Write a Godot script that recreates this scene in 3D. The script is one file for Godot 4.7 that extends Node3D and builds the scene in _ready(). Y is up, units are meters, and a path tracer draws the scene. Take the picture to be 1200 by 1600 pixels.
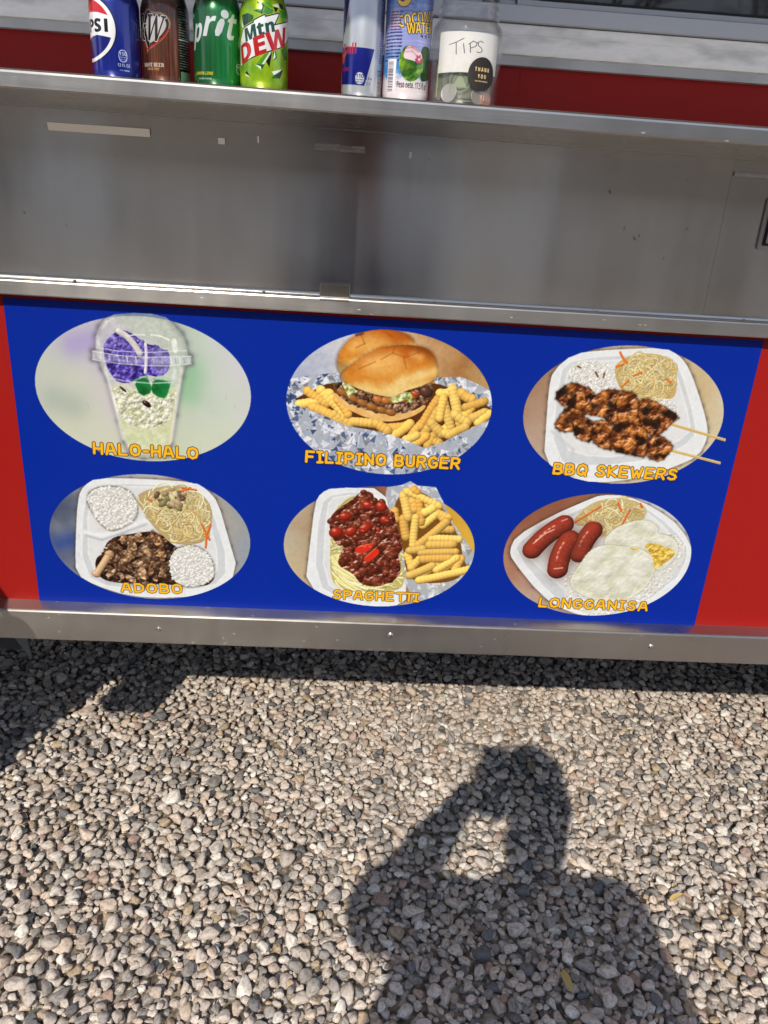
extends Node3D

var rng := RandomNumberGenerator.new()
var used := {}

# ------------------------------------------------------------------ painter for flat print (menu sign, can labels)
class Canvas:
	var w: int
	var h: int
	var px := PackedColorArray()
	var hz := PackedFloat32Array()
	var nz := FastNoiseLite.new()
	var rg := RandomNumberGenerator.new()

	func _init(width: int, height: int, c: Color) -> void:
		w = width
		h = height
		px.resize(w * h)
		px.fill(c)
		hz.resize(w * h)
		nz.seed = 7
		nz.frequency = 0.02
		nz.fractal_octaves = 3
		rg.seed = 11

	func rnd(a: float, b: float) -> float:
		return rg.randf_range(a, b)

	func cover(polys: Array, bx: Rect2i) -> PackedFloat32Array:
		var cov := PackedFloat32Array()
		cov.resize(bx.size.x * bx.size.y)
		for poly: PackedVector2Array in polys:
			var n := poly.size()
			var y0 := 1e9
			var y1 := -1e9
			for p in poly:
				y0 = minf(y0, p.y)
				y1 = maxf(y1, p.y)
			for y in range(maxi(bx.position.y, floori(y0)), mini(bx.end.y, ceili(y1) + 1)):
				for s in 4:
					var sy := y + 0.125 + s * 0.25
					var xs := PackedFloat32Array()
					for i in n:
						var a := poly[i]
						var b := poly[(i + 1) % n]
						if (a.y <= sy) != (b.y <= sy):
							xs.append(a.x + (sy - a.y) / (b.y - a.y) * (b.x - a.x))
					xs.sort()
					for k in range(0, xs.size() - 1, 2):
						var xa := maxf(xs[k], bx.position.x)
						var xb := minf(xs[k + 1], bx.end.x)
						if xb <= xa:
							continue
						var row := (y - bx.position.y) * bx.size.x - bx.position.x
						var ia := floori(xa)
						var ib := mini(floori(xb), bx.end.x - 1)
						if ia == ib:
							cov[row + ia] += 0.25 * (xb - xa)
						else:
							cov[row + ia] += 0.25 * (ia + 1 - xa)
							for x in range(ia + 1, ib):
								cov[row + x] += 0.25
							cov[row + ib] += 0.25 * (xb - ib)
		return cov

	func box(polys: Array) -> Rect2i:
		var lo := Vector2(1e9, 1e9)
		var hi := Vector2(-1e9, -1e9)
		for poly: PackedVector2Array in polys:
			for p in poly:
				lo = lo.min(p)
				hi = hi.max(p)
		var r := Rect2i(Vector2i(floori(lo.x) - 1, floori(lo.y) - 1), Vector2i.ZERO)
		r.end = Vector2i(ceili(hi.x) + 2, ceili(hi.y) + 2)
		return r.intersection(Rect2i(0, 0, w, h))

	# fills with a colour, or with what shade(x, y) gives; z resets the relief height there
	func fill(polys: Array, c: Color, shade = null, z := -1.0, opac := 1.0) -> void:
		var bx := box(polys)
		if bx.size.x <= 0 or bx.size.y <= 0:
			return
		var cov := cover(polys, bx)
		for y in bx.size.y:
			for x in bx.size.x:
				var a := minf(cov[y * bx.size.x + x], 1.0)
				if a <= 0.003:
					continue
				var i := (y + bx.position.y) * w + x + bx.position.x
				var col: Color = c if shade == null else shade.call(x + bx.position.x, y + bx.position.y)
				px[i] = px[i].lerp(col, a * opac)
				if z >= 0.0 and a > 0.5:
					hz[i] = z

	func outside(poly: PackedVector2Array, bx: Rect2i, c: Color) -> void:
		bx = bx.intersection(Rect2i(0, 0, w, h))
		var cov := cover([poly], bx)
		for y in bx.size.y:
			for x in bx.size.x:
				var a := minf(cov[y * bx.size.x + x], 1.0)
				if a < 0.999:
					var i := (y + bx.position.y) * w + x + bx.position.x
					px[i] = c.lerp(px[i], a)

	func blob(cx: float, cy: float, rx: float, ry: float, ang: float, z: float, hh: float, col: Color, gloss := 0.0, dim := 0.52) -> void:
		var ca := cos(ang)
		var sa := sin(ang)
		var ex := sqrt(rx * rx * ca * ca + ry * ry * sa * sa) + 0.5
		var ey := sqrt(rx * rx * sa * sa + ry * ry * ca * ca) + 0.5
		var rm := minf(rx, ry)
		for y in range(maxi(0, floori(cy - ey)), mini(h, ceili(cy + ey) + 1)):
			for x in range(maxi(0, floori(cx - ex)), mini(w, ceili(cx + ex) + 1)):
				var dx := x - cx
				var dy := y - cy
				var u := (dx * ca + dy * sa) / rx
				var v := (dy * ca - dx * sa) / ry
				var q := u * u + v * v
				if q >= 1.0:
					continue
				var n := sqrt(1.0 - q)
				var zz := z + hh * n
				var i := y * w + x
				if zz <= hz[i]:
					continue
				hz[i] = zz
				var gx := u * ca - v * sa
				var gy := u * sa + v * ca
				var l := dim + (1.02 - dim) * n - 0.16 * gx - 0.22 * gy
				var c := Color(col.r * l, col.g * l, col.b * l)
				if gloss > 0.0:
					var s := maxf(0.0, 1.0 - 7.0 * ((gx + 0.32) * (gx + 0.32) + (gy + 0.4) * (gy + 0.4))) * gloss
					c = c.lerp(Color(1, 0.97, 0.93), s)
				px[i] = px[i].lerp(c, minf(1.0, (1.0 - q) * rm * 0.7))

	func tube(a: Vector2, b: Vector2, c: Vector2, r: float, z: float, col: Color, amp := 0.0, per := 8.0, gloss := 0.0, dim := 0.52) -> void:
		var n := maxi(2, ceili((a.distance_to(b) + b.distance_to(c)) / (r * (0.5 if r < 6.0 else 0.22))))
		var len := a.distance_to(b) + b.distance_to(c)
		for k in n + 1:
			var t := float(k) / n
			var p := a.lerp(b, t).lerp(b.lerp(c, t), t)
			var rr := r * (1.0 + amp * sin(t * len / per * TAU))
			var sh := 1.0 + amp * 0.55 * sin(t * len / per * TAU)
			blob(p.x, p.y, rr, rr, 0.0, z, rr * 0.9, Color(col.r * sh, col.g * sh, col.b * sh), gloss, dim)

	# a line with round ends, soft or hard
	func line(a: Vector2, b: Vector2, r: float, c: Color, al := 1.0, soft := false) -> void:
		var m := r * (2.2 if soft else 1.0) + 1.0
		var d := b - a
		var dd := maxf(d.length_squared(), 1e-6)
		for y in range(maxi(0, floori(minf(a.y, b.y) - m)), mini(h, ceili(maxf(a.y, b.y) + m) + 1)):
			for x in range(maxi(0, floori(minf(a.x, b.x) - m)), mini(w, ceili(maxf(a.x, b.x) + m) + 1)):
				var p := Vector2(x + 0.5, y + 0.5)
				var t := clampf((p - a).dot(d) / dd, 0.0, 1.0)
				var e := p.distance_to(a + d * t)
				var k := exp(-e * e / (r * r)) if soft else clampf(r - e + 0.5, 0.0, 1.0)
				if k > 0.004:
					var i := y * w + x
					px[i] = px[i].lerp(c, k * al)

	func path(pts: PackedVector2Array, r: float, c: Color, al := 1.0, soft := false) -> void:
		for i in pts.size() - 1:
			line(pts[i], pts[i + 1], r, c, al, soft)

	# speckle of many small grains inside a polygon
	func grains(poly: PackedVector2Array, n: int, r0: float, r1: float, asp: float, z: float, hh: float, cols: Array, gloss := 0.0, dim := 0.52) -> void:
		var bx := box([poly])
		for k in n:
			var p := Vector2(rnd(bx.position.x, bx.end.x), rnd(bx.position.y, bx.end.y))
			if not Geometry2D.is_point_in_polygon(p, poly):
				continue
			var r := rnd(r0, r1)
			var c: Color = cols[rg.randi() % cols.size()]
			var f := rnd(0.86, 1.08)
			blob(p.x, p.y, r * asp, r, rnd(0, PI), z + rnd(0.0, 6.0), r * hh, Color(c.r * f, c.g * f, c.b * f), gloss, dim)

	func noodles(poly: PackedVector2Array, n: int, r: float, len: float, z: float, cols: Array, curl := 0.7, zvar := 14.0) -> void:
		var bx := box([poly])
		for k in n:
			var p := Vector2(rnd(bx.position.x, bx.end.x), rnd(bx.position.y, bx.end.y))
			if not Geometry2D.is_point_in_polygon(p, poly):
				continue
			var t := rnd(0, TAU)
			var l := len * rnd(0.5, 1.2)
			var a := p - Vector2.from_angle(t) * l * 0.5
			var c := p + Vector2.from_angle(t + rnd(-curl, curl)) * l * 0.5
			var b := p + Vector2.from_angle(t + PI / 2) * rnd(-curl, curl) * l
			if not (Geometry2D.is_point_in_polygon(a, poly) and Geometry2D.is_point_in_polygon(c, poly)):
				continue
			var col: Color = cols[rg.randi() % cols.size()]
			var f := rnd(0.84, 1.06)
			tube(a, b, c, r * rnd(0.8, 1.15), z + rnd(0.0, zvar), Color(col.r * f, col.g * f, col.b * f), 0.0, 8.0, 0.15, 0.42)

	# lumpy lit surface inside a polygon: colour ramp by noise
	func lumps(poly: PackedVector2Array, freq: float, ca: Color, cb: Color, relief: float, z: float, gloss := 0.0, sd := 1, octaves := 3) -> void:
		var f := FastNoiseLite.new()
		f.seed = sd
		f.frequency = freq
		f.fractal_octaves = octaves
		var k := 1.0 / (3.0 * freq)
		fill([poly], ca, func(x: int, y: int) -> Color:
			var a := f.get_noise_2d(x, y)
			var g := (f.get_noise_2d(x + 1.5, y) - f.get_noise_2d(x - 1.5, y)) * 0.6 + f.get_noise_2d(x, y + 1.5) - f.get_noise_2d(x, y - 1.5)
			var l := clampf(0.92 + relief * 0.11 * g * k + a * 0.22 * relief, 0.35, 1.4)
			var c := ca.lerp(cb, clampf(a * 1.5 + 0.5, 0.0, 1.0))
			c = Color(minf(c.r * l, 1.0), minf(c.g * l, 1.0), minf(c.b * l, 1.0))
			if gloss > 0.0:
				c = c.lerp(Color(1, 0.95, 0.9), clampf((g * k * 0.5 - 0.55) * gloss, 0.0, 0.85))
			return c, z)

	# breaks up what lies inside a polygon with fine grain
	func rough(poly: PackedVector2Array, amount: float, freq: float) -> void:
		fill([poly], Color.WHITE, func(x: int, y: int) -> Color:
			var c := px[y * w + x]
			var k := 1.0 + amount * (nz.get_noise_2d(x * freq, y * freq) + 0.6 * nz.get_noise_2d(x * freq * 3.1 + 200, y * freq * 3.1))
			return Color(minf(c.r * k, 1.0), minf(c.g * k, 1.0), minf(c.b * k, 1.0)))

	# ragged chunks strewn over a polygon
	func chunks(poly: PackedVector2Array, n: int, r0: float, r1: float, z: float, pairs: Array, gloss := 0.3) -> void:
		var bx := box([poly])
		for k in n:
			var p := Vector2(rnd(bx.position.x, bx.end.x), rnd(bx.position.y, bx.end.y))
			if not Geometry2D.is_point_in_polygon(p, poly):
				continue
			var q := PackedVector2Array()
			var r := rnd(r0, r1)
			var t := rnd(0, TAU)
			for j in 8:
				q.append(p + Vector2(cos(j * TAU / 8) * r * rnd(0.9, 1.5), sin(j * TAU / 8) * r * rnd(0.45, 0.9)).rotated(t))
			q = rounded_(q)
			line(p + Vector2(3, 5), p + Vector2(3, 5) + Vector2.from_angle(t) * r * 0.5, r * 0.85, Color(0.12, 0.07, 0.05), 0.6, true)
			var c: Array = pairs[k % pairs.size()]
			lumps(q, 0.05, c[0], c[1], 0.8, z, gloss, k + 60, 2)
			for j in 3:
				var a := p + Vector2.from_angle(rnd(0, TAU)) * r * 0.4
				line(a, a + Vector2.from_angle(t + rnd(-0.2, 0.2)) * r * rnd(0.3, 0.8), 1.3, (c[0] as Color).darkened(0.4) if j % 2 else (c[1] as Color).lightened(0.35), 0.5, true)

	func rounded_(p: PackedVector2Array) -> PackedVector2Array:
		var o := PackedVector2Array()
		for i in p.size():
			o.append(p[i].lerp(p[(i + 1) % p.size()], 0.25))
			o.append(p[i].lerp(p[(i + 1) % p.size()], 0.75))
		return o

	func text(s: String, font: Font, cx: float, cy: float, height: float, c: Color, stretch := 1.0, shear := 0.0, rot := 0.0, outline := 0.0, oc := Color.BLACK) -> void:
		var tm := TextMesh.new()
		tm.text = s
		tm.font = font
		tm.font_size = 64
		tm.pixel_size = 0.01
		tm.depth = 0.0
		tm.curve_step = 1.0
		var arr := tm.get_mesh_arrays()
		var v: PackedVector3Array = arr[Mesh.ARRAY_VERTEX]
		var ix: PackedInt32Array = arr[Mesh.ARRAY_INDEX]
		var lo := Vector2(1e9, 1e9)
		var hi := Vector2(-1e9, -1e9)
		for p in v:
			lo = lo.min(Vector2(p.x, p.y))
			hi = hi.max(Vector2(p.x, p.y))
		var k := height / maxf(hi.y - lo.y, 1e-5)
		var mid := (lo + hi) / 2
		var q := PackedVector2Array()
		for p in v:
			var a := Vector2((p.x - mid.x) * k * stretch, -(p.y - mid.y) * k)
			a.x -= a.y * shear
			q.append(a.rotated(rot) + Vector2(cx, cy))
		var tris := []
		for i in range(0, ix.size() if ix.size() else v.size(), 3):
			var t := PackedVector2Array()
			for j in 3:
				t.append(q[ix[i + j] if ix.size() else i + j])
			tris.append(t)
		if outline > 0.0:
			for d in 12:
				var o := Vector2.from_angle(d * TAU / 12) * outline
				var moved := []
				for t: PackedVector2Array in tris:
					moved.append(Transform2D(0.0, o) * t)
				fill(moved, oc)
		fill(tris, c)

	# a print is never as crisp as the drawing: down and up again in size
	func soften(to: int) -> void:
		var im := image()
		im.clear_mipmaps()
		im.resize(to, h * to / w, Image.INTERPOLATE_BILINEAR)
		im.resize(w, h, Image.INTERPOLATE_CUBIC)
		var b := im.get_data()
		for i in w * h:
			px[i] = Color8(b[i * 3], b[i * 3 + 1], b[i * 3 + 2])

	func image() -> Image:
		var b := PackedByteArray()
		b.resize(w * h * 3)
		for i in w * h:
			var c := px[i]
			b[i * 3] = clampi(roundi(c.r * 255), 0, 255)
			b[i * 3 + 1] = clampi(roundi(c.g * 255), 0, 255)
			b[i * 3 + 2] = clampi(roundi(c.b * 255), 0, 255)
		var im := Image.create_from_data(w, h, false, Image.FORMAT_RGB8, b)
		im.generate_mipmaps()
		return im

	func texture() -> ImageTexture:
		return ImageTexture.create_from_image(image())


func pv(a: Array) -> PackedVector2Array:
	var p := PackedVector2Array()
	for i in range(0, a.size(), 2):
		p.append(Vector2(a[i], a[i + 1]))
	return p


# a closed outline through the points, rounded by a few rounds of corner cutting
func rounded(p: PackedVector2Array, rounds := 2) -> PackedVector2Array:
	for k in rounds:
		var o := PackedVector2Array()
		for i in p.size():
			var a := p[i]
			var b := p[(i + 1) % p.size()]
			o.append(a.lerp(b, 0.25))
			o.append(a.lerp(b, 0.75))
		p = o
	return p


func ring(cx: float, cy: float, rx: float, ry: float, n := 96) -> PackedVector2Array:
	var p := PackedVector2Array()
	for i in n:
		p.append(Vector2(cx + rx * cos(TAU * i / n), cy + ry * sin(TAU * i / n)))
	return p


# chunky hand-drawn capitals, as pen strokes on a 6 by 10 field
const LETTERS := {
	"A": "0,10 2,0.3 4,0.3 6,10;1.2,6.6 4.9,6.6", "B": "0,0 0,10 3.6,10 5.4,8.6 5.2,6.2 3.4,5 0,5;3.2,5 4.7,3.6 4.6,1.2 3,0 0,0", "D": "0,0 0,10 3,9.7 5.4,7.4 5.5,3.2 3.4,0.4 0,0",
	"E": "5,0 0,0 0,10 5.2,10;0,5 4.2,4.9", "F": "5,0 0,0 0,10;0,5 4.2,4.9", "G": "5.2,1.6 3.8,0 1.6,0.6 0,3.4 0.2,7.4 2,10 4.4,9.8 5.6,8 5.5,5.6 3.4,5.6", "H": "0,0 0,10;5.2,0 5.2,10;0,5.2 5.2,5",
	"I": "0,0 3.4,0;1.7,0 1.7,10;0,10 3.4,10", "K": "0,0 0,10;5,0 0.3,5.4 5.2,10", "L": "0,0 0,10 4.8,9.8", "N": "0,10 0,0 5.2,10 5.2,0", "O": "3,0 0.8,1.2 0,4.8 0.8,8.6 3,10 5.4,8.6 6.1,5 5.3,1.2 3,0",
	"P": "0,10 0,0 3.6,0 5.2,1.6 5,4.2 3.2,5.6 0,5.6", "Q": "3,0 0.8,1.2 0,4.8 0.8,8.6 3,10 5.4,8.6 6.1,5 5.3,1.2 3,0;3.6,7.2 6,10.6", "R": "0,10 0,0 3.6,0 5.1,1.4 4.9,3.8 3.2,5.2 0,5.3;2.6,5.3 5.4,10",
	"S": "5,1.6 3.6,0 1.4,0.2 0.3,2 1,4 4.2,5.6 5.2,7.6 4.2,9.6 1.8,10 0,8.6", "T": "0,0 5.6,0;2.8,0 2.8,10", "U": "0,0 0,7.4 1.2,9.7 3.8,9.7 5,7.4 5,0", "W": "0,0 1.8,10 3.6,3.4 5.4,10 7.2,0", "-": "0,5.6 2.6,5.6",
}


func caption(cv: Canvas, word: String, a: Vector2, b: Vector2, height: float) -> void:
	var xs := 0.0
	var set_out := []
	var glyphs := []
	for ch in word:
		if ch == " ":
			xs += 4.6
			continue
		var right := 0.0
		var strokes := []
		for part: String in LETTERS[ch].split(";"):
			var line := PackedVector2Array()
			for pt in part.split(" "):
				var n := pt.split(",")
				line.append(Vector2(float(n[0]), float(n[1])))
				right = maxf(right, float(n[0]))
			strokes.append(line)
		glyphs.append([strokes, xs, right])
		xs += right + (2.9 if word != "SPAGHETTI" or ch != "T" else 1.2)
	var total := xs - 2.9
	var u := height / 10.0
	var r := height * 0.13
	var along := (b - a).normalized()
	var k := (a.distance_to(b) - 2 * r) / total
	var up := Vector2(along.y, -along.x)
	for n in glyphs.size():
		var tilt: float = [0.03, -0.05, 0.02, 0.05, -0.03][n % 5]
		for s: PackedVector2Array in glyphs[n][0]:
			var line := PackedVector2Array()
			for p in s:
				var c := Vector2(glyphs[n][2] * k / 2, -5 * u)
				var q := (Vector2(p.x * k, (p.y - 10) * u) - c).rotated(tilt) + c
				line.append(a + along * (r + glyphs[n][1] * k + q.x) + up * (r - q.y - r * 0.9))
			set_out.append(line)
	for line in set_out:
		cv.path(line, r + height * 0.055, Color(0.16, 0.10, 0.03))
	for line in set_out:
		cv.path(line, r, Color(0.99, 0.74, 0.15))


# ------------------------------------------------------------------ scene helpers
func numbered(called: String) -> String:
	if not used.has(called):
		used[called] = 0
		return called
	used[called] += 1
	return "%s_%03d" % [called, used[called]]


func tag(o: Node, label: String, category: String, group := "") -> Node:
	o.set_meta("label", label)
	o.set_meta("category", category)
	if group:
		o.set_meta("group", group)
	return o


func thing(called: String, label: String, category: String, at := Vector3.ZERO, turn := 0.0, group := "") -> Node3D:
	var o := Node3D.new()
	o.name = numbered(called)
	o.position = at
	o.rotation.y = turn
	tag(o, label, category, group)
	add_child(o, true)
	return o


func part(called: String, m: Mesh, mat: Material, parent: Node = self, at := Vector3.ZERO) -> MeshInstance3D:
	var o := MeshInstance3D.new()
	o.name = numbered(called) if parent == self else called
	o.mesh = m
	if mat:
		o.material_override = mat
	o.position = at
	parent.add_child(o, true)
	return o


func begin() -> SurfaceTool:
	var st := SurfaceTool.new()
	st.begin(Mesh.PRIMITIVE_TRIANGLES)
	return st


func quad(st: SurfaceTool, a: Vector3, b: Vector3, c: Vector3, d: Vector3, uv := Rect2(0, 0, 1, 1)) -> void:   # clockwise seen from the front
	var n := (c - a).cross(b - a).normalized()
	var ps := [a, b, c, a, c, d]
	var t0 := uv.position
	var t1 := uv.end
	var us := [t0, Vector2(t1.x, t0.y), t1, t0, t1, Vector2(t0.x, t1.y)]
	for i in 6:
		st.set_normal(n)
		st.set_uv(us[i])
		st.add_vertex(ps[i])


# a box with chamfered edges; UV in metres, u along x (or z on the ends), v down
func block(st: SurfaceTool, lo: Vector3, hi: Vector3, ch := 0.0) -> void:
	var c := (lo + hi) / 2
	var h := (hi - lo) / 2
	ch = minf(ch, minf(h.x, minf(h.y, h.z)) * 0.9)
	for ax in 3:
		var u := (ax + 1) % 3
		var v := (ax + 2) % 3
		for s in [-1.0, 1.0]:
			var p := []
			for k in [[-1, -1], [1, -1], [1, 1], [-1, 1]]:
				var q := Vector3.ZERO
				q[ax] = s * h[ax]
				q[u] = k[0] * (h[u] - ch)
				q[v] = k[1] * (h[v] - ch)
				p.append(q + c)
			flat(st, p, ax, s)
	if ch > 0.0:
		for ax in 3:
			var u := (ax + 1) % 3
			var v := (ax + 2) % 3
			for su in [-1.0, 1.0]:
				for sv in [-1.0, 1.0]:
					var p := []
					for k in [[-1, 0], [1, 0], [1, 1], [-1, 1]]:
						var q := Vector3.ZERO
						q[ax] = k[0] * (h[ax] - ch)
						q[u] = su * (h[u] - (ch if k[1] == 1 else 0.0))
						q[v] = sv * (h[v] - (0.0 if k[1] == 1 else ch))
						p.append(q + c)
					var n := Vector3.ZERO
					n[u] = su
					n[v] = sv
					faced(st, p, n.normalized())
		for sx in [-1.0, 1.0]:
			for sy in [-1.0, 1.0]:
				for sz in [-1.0, 1.0]:
					var s := Vector3(sx, sy, sz)
					var p := [c + s * (h - Vector3(0, ch, ch)), c + s * (h - Vector3(ch, 0, ch)), c + s * (h - Vector3(ch, ch, 0))]
					faced(st, p, s.normalized())


func flat(st: SurfaceTool, p: Array, ax: int, s: float) -> void:
	var n := Vector3.ZERO
	n[ax] = s
	faced(st, p, n)


func faced(st: SurfaceTool, p: Array, n: Vector3) -> void:
	var q := p.duplicate()
	if (q[1] - q[0]).cross(q[2] - q[0]).dot(n) > 0:
		q.reverse()
	for t in range(1, q.size() - 1):
		for v: Vector3 in [q[0], q[t], q[t + 1]]:
			st.set_normal(n)
			var uv := Vector2(v.x, -v.y)
			if absf(n.y) > 0.8:
				uv = Vector2(v.x, v.z)
			elif absf(n.x) > 0.8:
				uv = Vector2(v.z, -v.y)
			st.set_uv(uv)
			st.add_vertex(v)


func slab(lo: Vector3, hi: Vector3, ch := 0.002) -> ArrayMesh:
	var st := begin()
	block(st, lo, hi, ch)
	return st.commit()


# sweeps a profile of (z, y) points along x; each face flat
func channel(prof: PackedVector2Array, x0: float, x1: float, pieces := 1) -> ArrayMesh:
	var st := begin()
	for i in prof.size() - 1:
		var a := prof[i]
		var b := prof[i + 1]
		var d := (b - a).normalized()
		var n := Vector3(0, d.x, -d.y)   # left of the way the profile goes
		for k in pieces:
			var xa := lerpf(x0, x1, float(k) / pieces)
			var xb := lerpf(x0, x1, float(k + 1) / pieces)
			faced(st, [Vector3(xa, a.y, a.x), Vector3(xb, a.y, a.x), Vector3(xb, b.y, b.x), Vector3(xa, b.y, b.x)], n)
	return st.commit()


# turns a profile of (radius, height) about y; UV goes once round, u = 0.5 faces +z
func lathe(prof: PackedVector2Array, seg := 48, u0 := 0.0, u1 := 1.0) -> ArrayMesh:
	var st := begin()
	var low := prof[0].y
	var high := prof[-1].y
	for i in prof.size():
		for k in seg + 1:
			var u := lerpf(u0, u1, float(k) / seg)
			var a := (u - 0.5) * TAU
			st.set_uv(Vector2(u, 1.0 - (prof[i].y - low) / (high - low)))
			st.add_vertex(Vector3(prof[i].x * sin(a), prof[i].y, prof[i].x * cos(a)))
	for i in prof.size() - 1:
		for k in seg:
			var a := i * (seg + 1) + k
			var b := a + seg + 1
			for j in [a, b, b + 1, a, b + 1, a + 1]:
				st.add_index(j)
	st.generate_normals()
	return st.commit()


func mat(c: Color, rough := 0.6, metal := 0.0) -> StandardMaterial3D:   # c is linear
	var m := StandardMaterial3D.new()
	m.albedo_color = c.linear_to_srgb()
	m.roughness = rough
	m.metallic = metal
	return m


func noise_tex(freq: float, ramp: Array, sd := 1, size := 512, oct := 4, normal := 0.0) -> NoiseTexture2D:
	var t := NoiseTexture2D.new()
	var n := FastNoiseLite.new()
	n.seed = sd
	n.frequency = freq
	n.fractal_octaves = oct
	t.noise = n
	t.width = size
	t.height = size
	t.seamless = true
	if normal > 0.0:
		t.as_normal_map = true
		t.bump_strength = normal
	elif ramp:
		var g := Gradient.new()
		g.offsets = PackedFloat32Array(ramp.map(func(p: Array) -> float: return p[0]))
		g.colors = PackedColorArray(ramp.map(func(p: Array) -> Color: return p[1]))
		t.color_ramp = g
	return t


# brushed metal: fine lines along u, broad smudges, a few specks of dust
func brushed(sd: int, lines: float, smudge: float, base: float, specks := 0) -> ImageTexture:
	var n := FastNoiseLite.new()
	n.seed = sd
	n.frequency = 1.0
	var w := 384
	var h := 384
	var im := Image.create_empty(w, h, false, Image.FORMAT_RGBF)
	for y in h:
		for x in w:
			var v := base + lines * n.get_noise_2d(x * 0.012, y * 0.45)
			v += smudge * n.get_noise_2d(x * 0.012 + 40, y * 0.012)
			v += smudge * 0.8 * n.get_noise_2d(x * 0.06 + 200, y * 0.004)
			im.set_pixel(x, y, Color(v, v, v))
	var r := RandomNumberGenerator.new()
	r.seed = sd
	for k in specks:
		im.set_pixel(r.randi() % w, r.randi() % h, Color(1, 1, 1) * 0.95)
	return ImageTexture.create_from_image(im)


func steel(c: Color, rough: ImageTexture, rgh := 1.0, aniso := -0.75) -> StandardMaterial3D:
	var m := mat(c, rgh, 1.0)
	m.roughness_texture = rough
	m.anisotropy_enabled = true
	m.anisotropy = aniso
	return m


# ------------------------------------------------------------------ the world
func _ready() -> void:
	rng.seed = 5
	var cam := Camera3D.new()
	cam.name = "camera"
	cam.fov = 66.74
	cam.near = 0.01
	cam.far = 900.0
	cam.transform = Transform3D(Basis(Vector3(0.997685, 0.060601, 0.030861), Vector3(-0.044333, 0.923676, -0.380602), Vector3(-0.05157, 0.378353, 0.924224)).orthonormalized(), Vector3(0, 1.44, 1.48))
	add_child(cam)
	cam.current = true

	var env := Environment.new()
	env.background_mode = Environment.BG_SKY
	var sky := Sky.new()
	var sm := ProceduralSkyMaterial.new()
	sm.sky_top_color = Color(0.56, 0.62, 0.72)
	sm.sky_horizon_color = Color(0.88, 0.88, 0.88)
	sm.sky_curve = 0.12
	sm.ground_horizon_color = Color(0.7, 0.68, 0.64)
	sm.ground_bottom_color = Color(0.4, 0.37, 0.33)
	sm.sky_energy_multiplier = 1.25
	sky.sky_material = sm
	env.sky = sky
	env.tonemap_mode = Environment.TONE_MAPPER_LINEAR
	env.tonemap_exposure = 1.12
	env.sdfgi_enabled = true
	env.ssao_enabled = true
	env.ssil_enabled = true
	var we := WorldEnvironment.new()
	we.name = "world_environment"
	we.environment = env
	add_child(we)

	var sun := DirectionalLight3D.new()
	sun.name = "sun"
	sun.light_color = Color(1.0, 0.96, 0.905)
	sun.light_energy = 1.35
	sun.light_angular_distance = 0.5
	sun.shadow_enabled = true
	sun.basis = Basis.looking_at(Vector3(0.205, -0.62, -0.757), Vector3.UP)
	add_child(sun)

	build_ground()
	build_trailer()
	build_sign()
	build_counter_things()
	build_surroundings()


func stone_mesh(sd: int) -> ArrayMesh:
	var r := RandomNumberGenerator.new()
	r.seed = sd
	# an icosahedron split twice, cut back by a few random planes
	var g := (1.0 + sqrt(5.0)) / 2.0
	var v: Array[Vector3] = []
	for p in [[-1, g, 0], [1, g, 0], [-1, -g, 0], [1, -g, 0], [0, -1, g], [0, 1, g], [0, -1, -g], [0, 1, -g], [g, 0, -1], [g, 0, 1], [-g, 0, -1], [-g, 0, 1]]:
		v.append(Vector3(p[0], p[1], p[2]).normalized())
	var f := [0, 11, 5, 0, 5, 1, 0, 1, 7, 0, 7, 10, 0, 10, 11, 1, 5, 9, 5, 11, 4, 11, 10, 2, 10, 7, 6, 7, 1, 8, 3, 9, 4, 3, 4, 2, 3, 2, 6, 3, 6, 8, 3, 8, 9, 4, 9, 5, 2, 4, 11, 6, 2, 10, 8, 6, 7, 9, 8, 1]
	for round_ in 2:
		var cut := {}
		var nf := []
		for i in range(0, f.size(), 3):
			var m := []
			for e in 3:
				var a: int = f[i + e]
				var b: int = f[i + (e + 1) % 3]
				var key := Vector2i(mini(a, b), maxi(a, b))
				if not cut.has(key):
					cut[key] = v.size()
					v.append(((v[a] + v[b]) / 2).normalized())
				m.append(cut[key])
			nf.append_array([f[i], m[0], m[2], f[i + 1], m[1], m[0], f[i + 2], m[2], m[1], m[0], m[1], m[2]])
		f = nf
	var planes := []
	for k in 11:
		var n := Vector3(r.randfn(), r.randfn(), r.randfn()).normalized()
		planes.append([n, r.randf_range(0.50, 0.80)])
	var bump := FastNoiseLite.new()
	bump.seed = sd
	bump.frequency = 0.9
	var st := begin()
	st.set_smooth_group(0)
	for p in v:
		var d := 1.0
		for q in planes:
			var c: float = p.dot(q[0])
			if c > 0.05:
				d = minf(d, q[1] / c)
		d = lerpf(d, 0.9, 0.03)
		d *= 1.0 + 0.10 * bump.get_noise_3dv(p * 1.4) + 0.05 * bump.get_noise_3dv(p * 4.0)
		st.add_vertex(p * d)
	for i in range(0, f.size(), 3):
		for j in [f[i], f[i + 2], f[i + 1]]:
			st.add_index(j)
	st.generate_normals()
	return st.commit()


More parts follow.
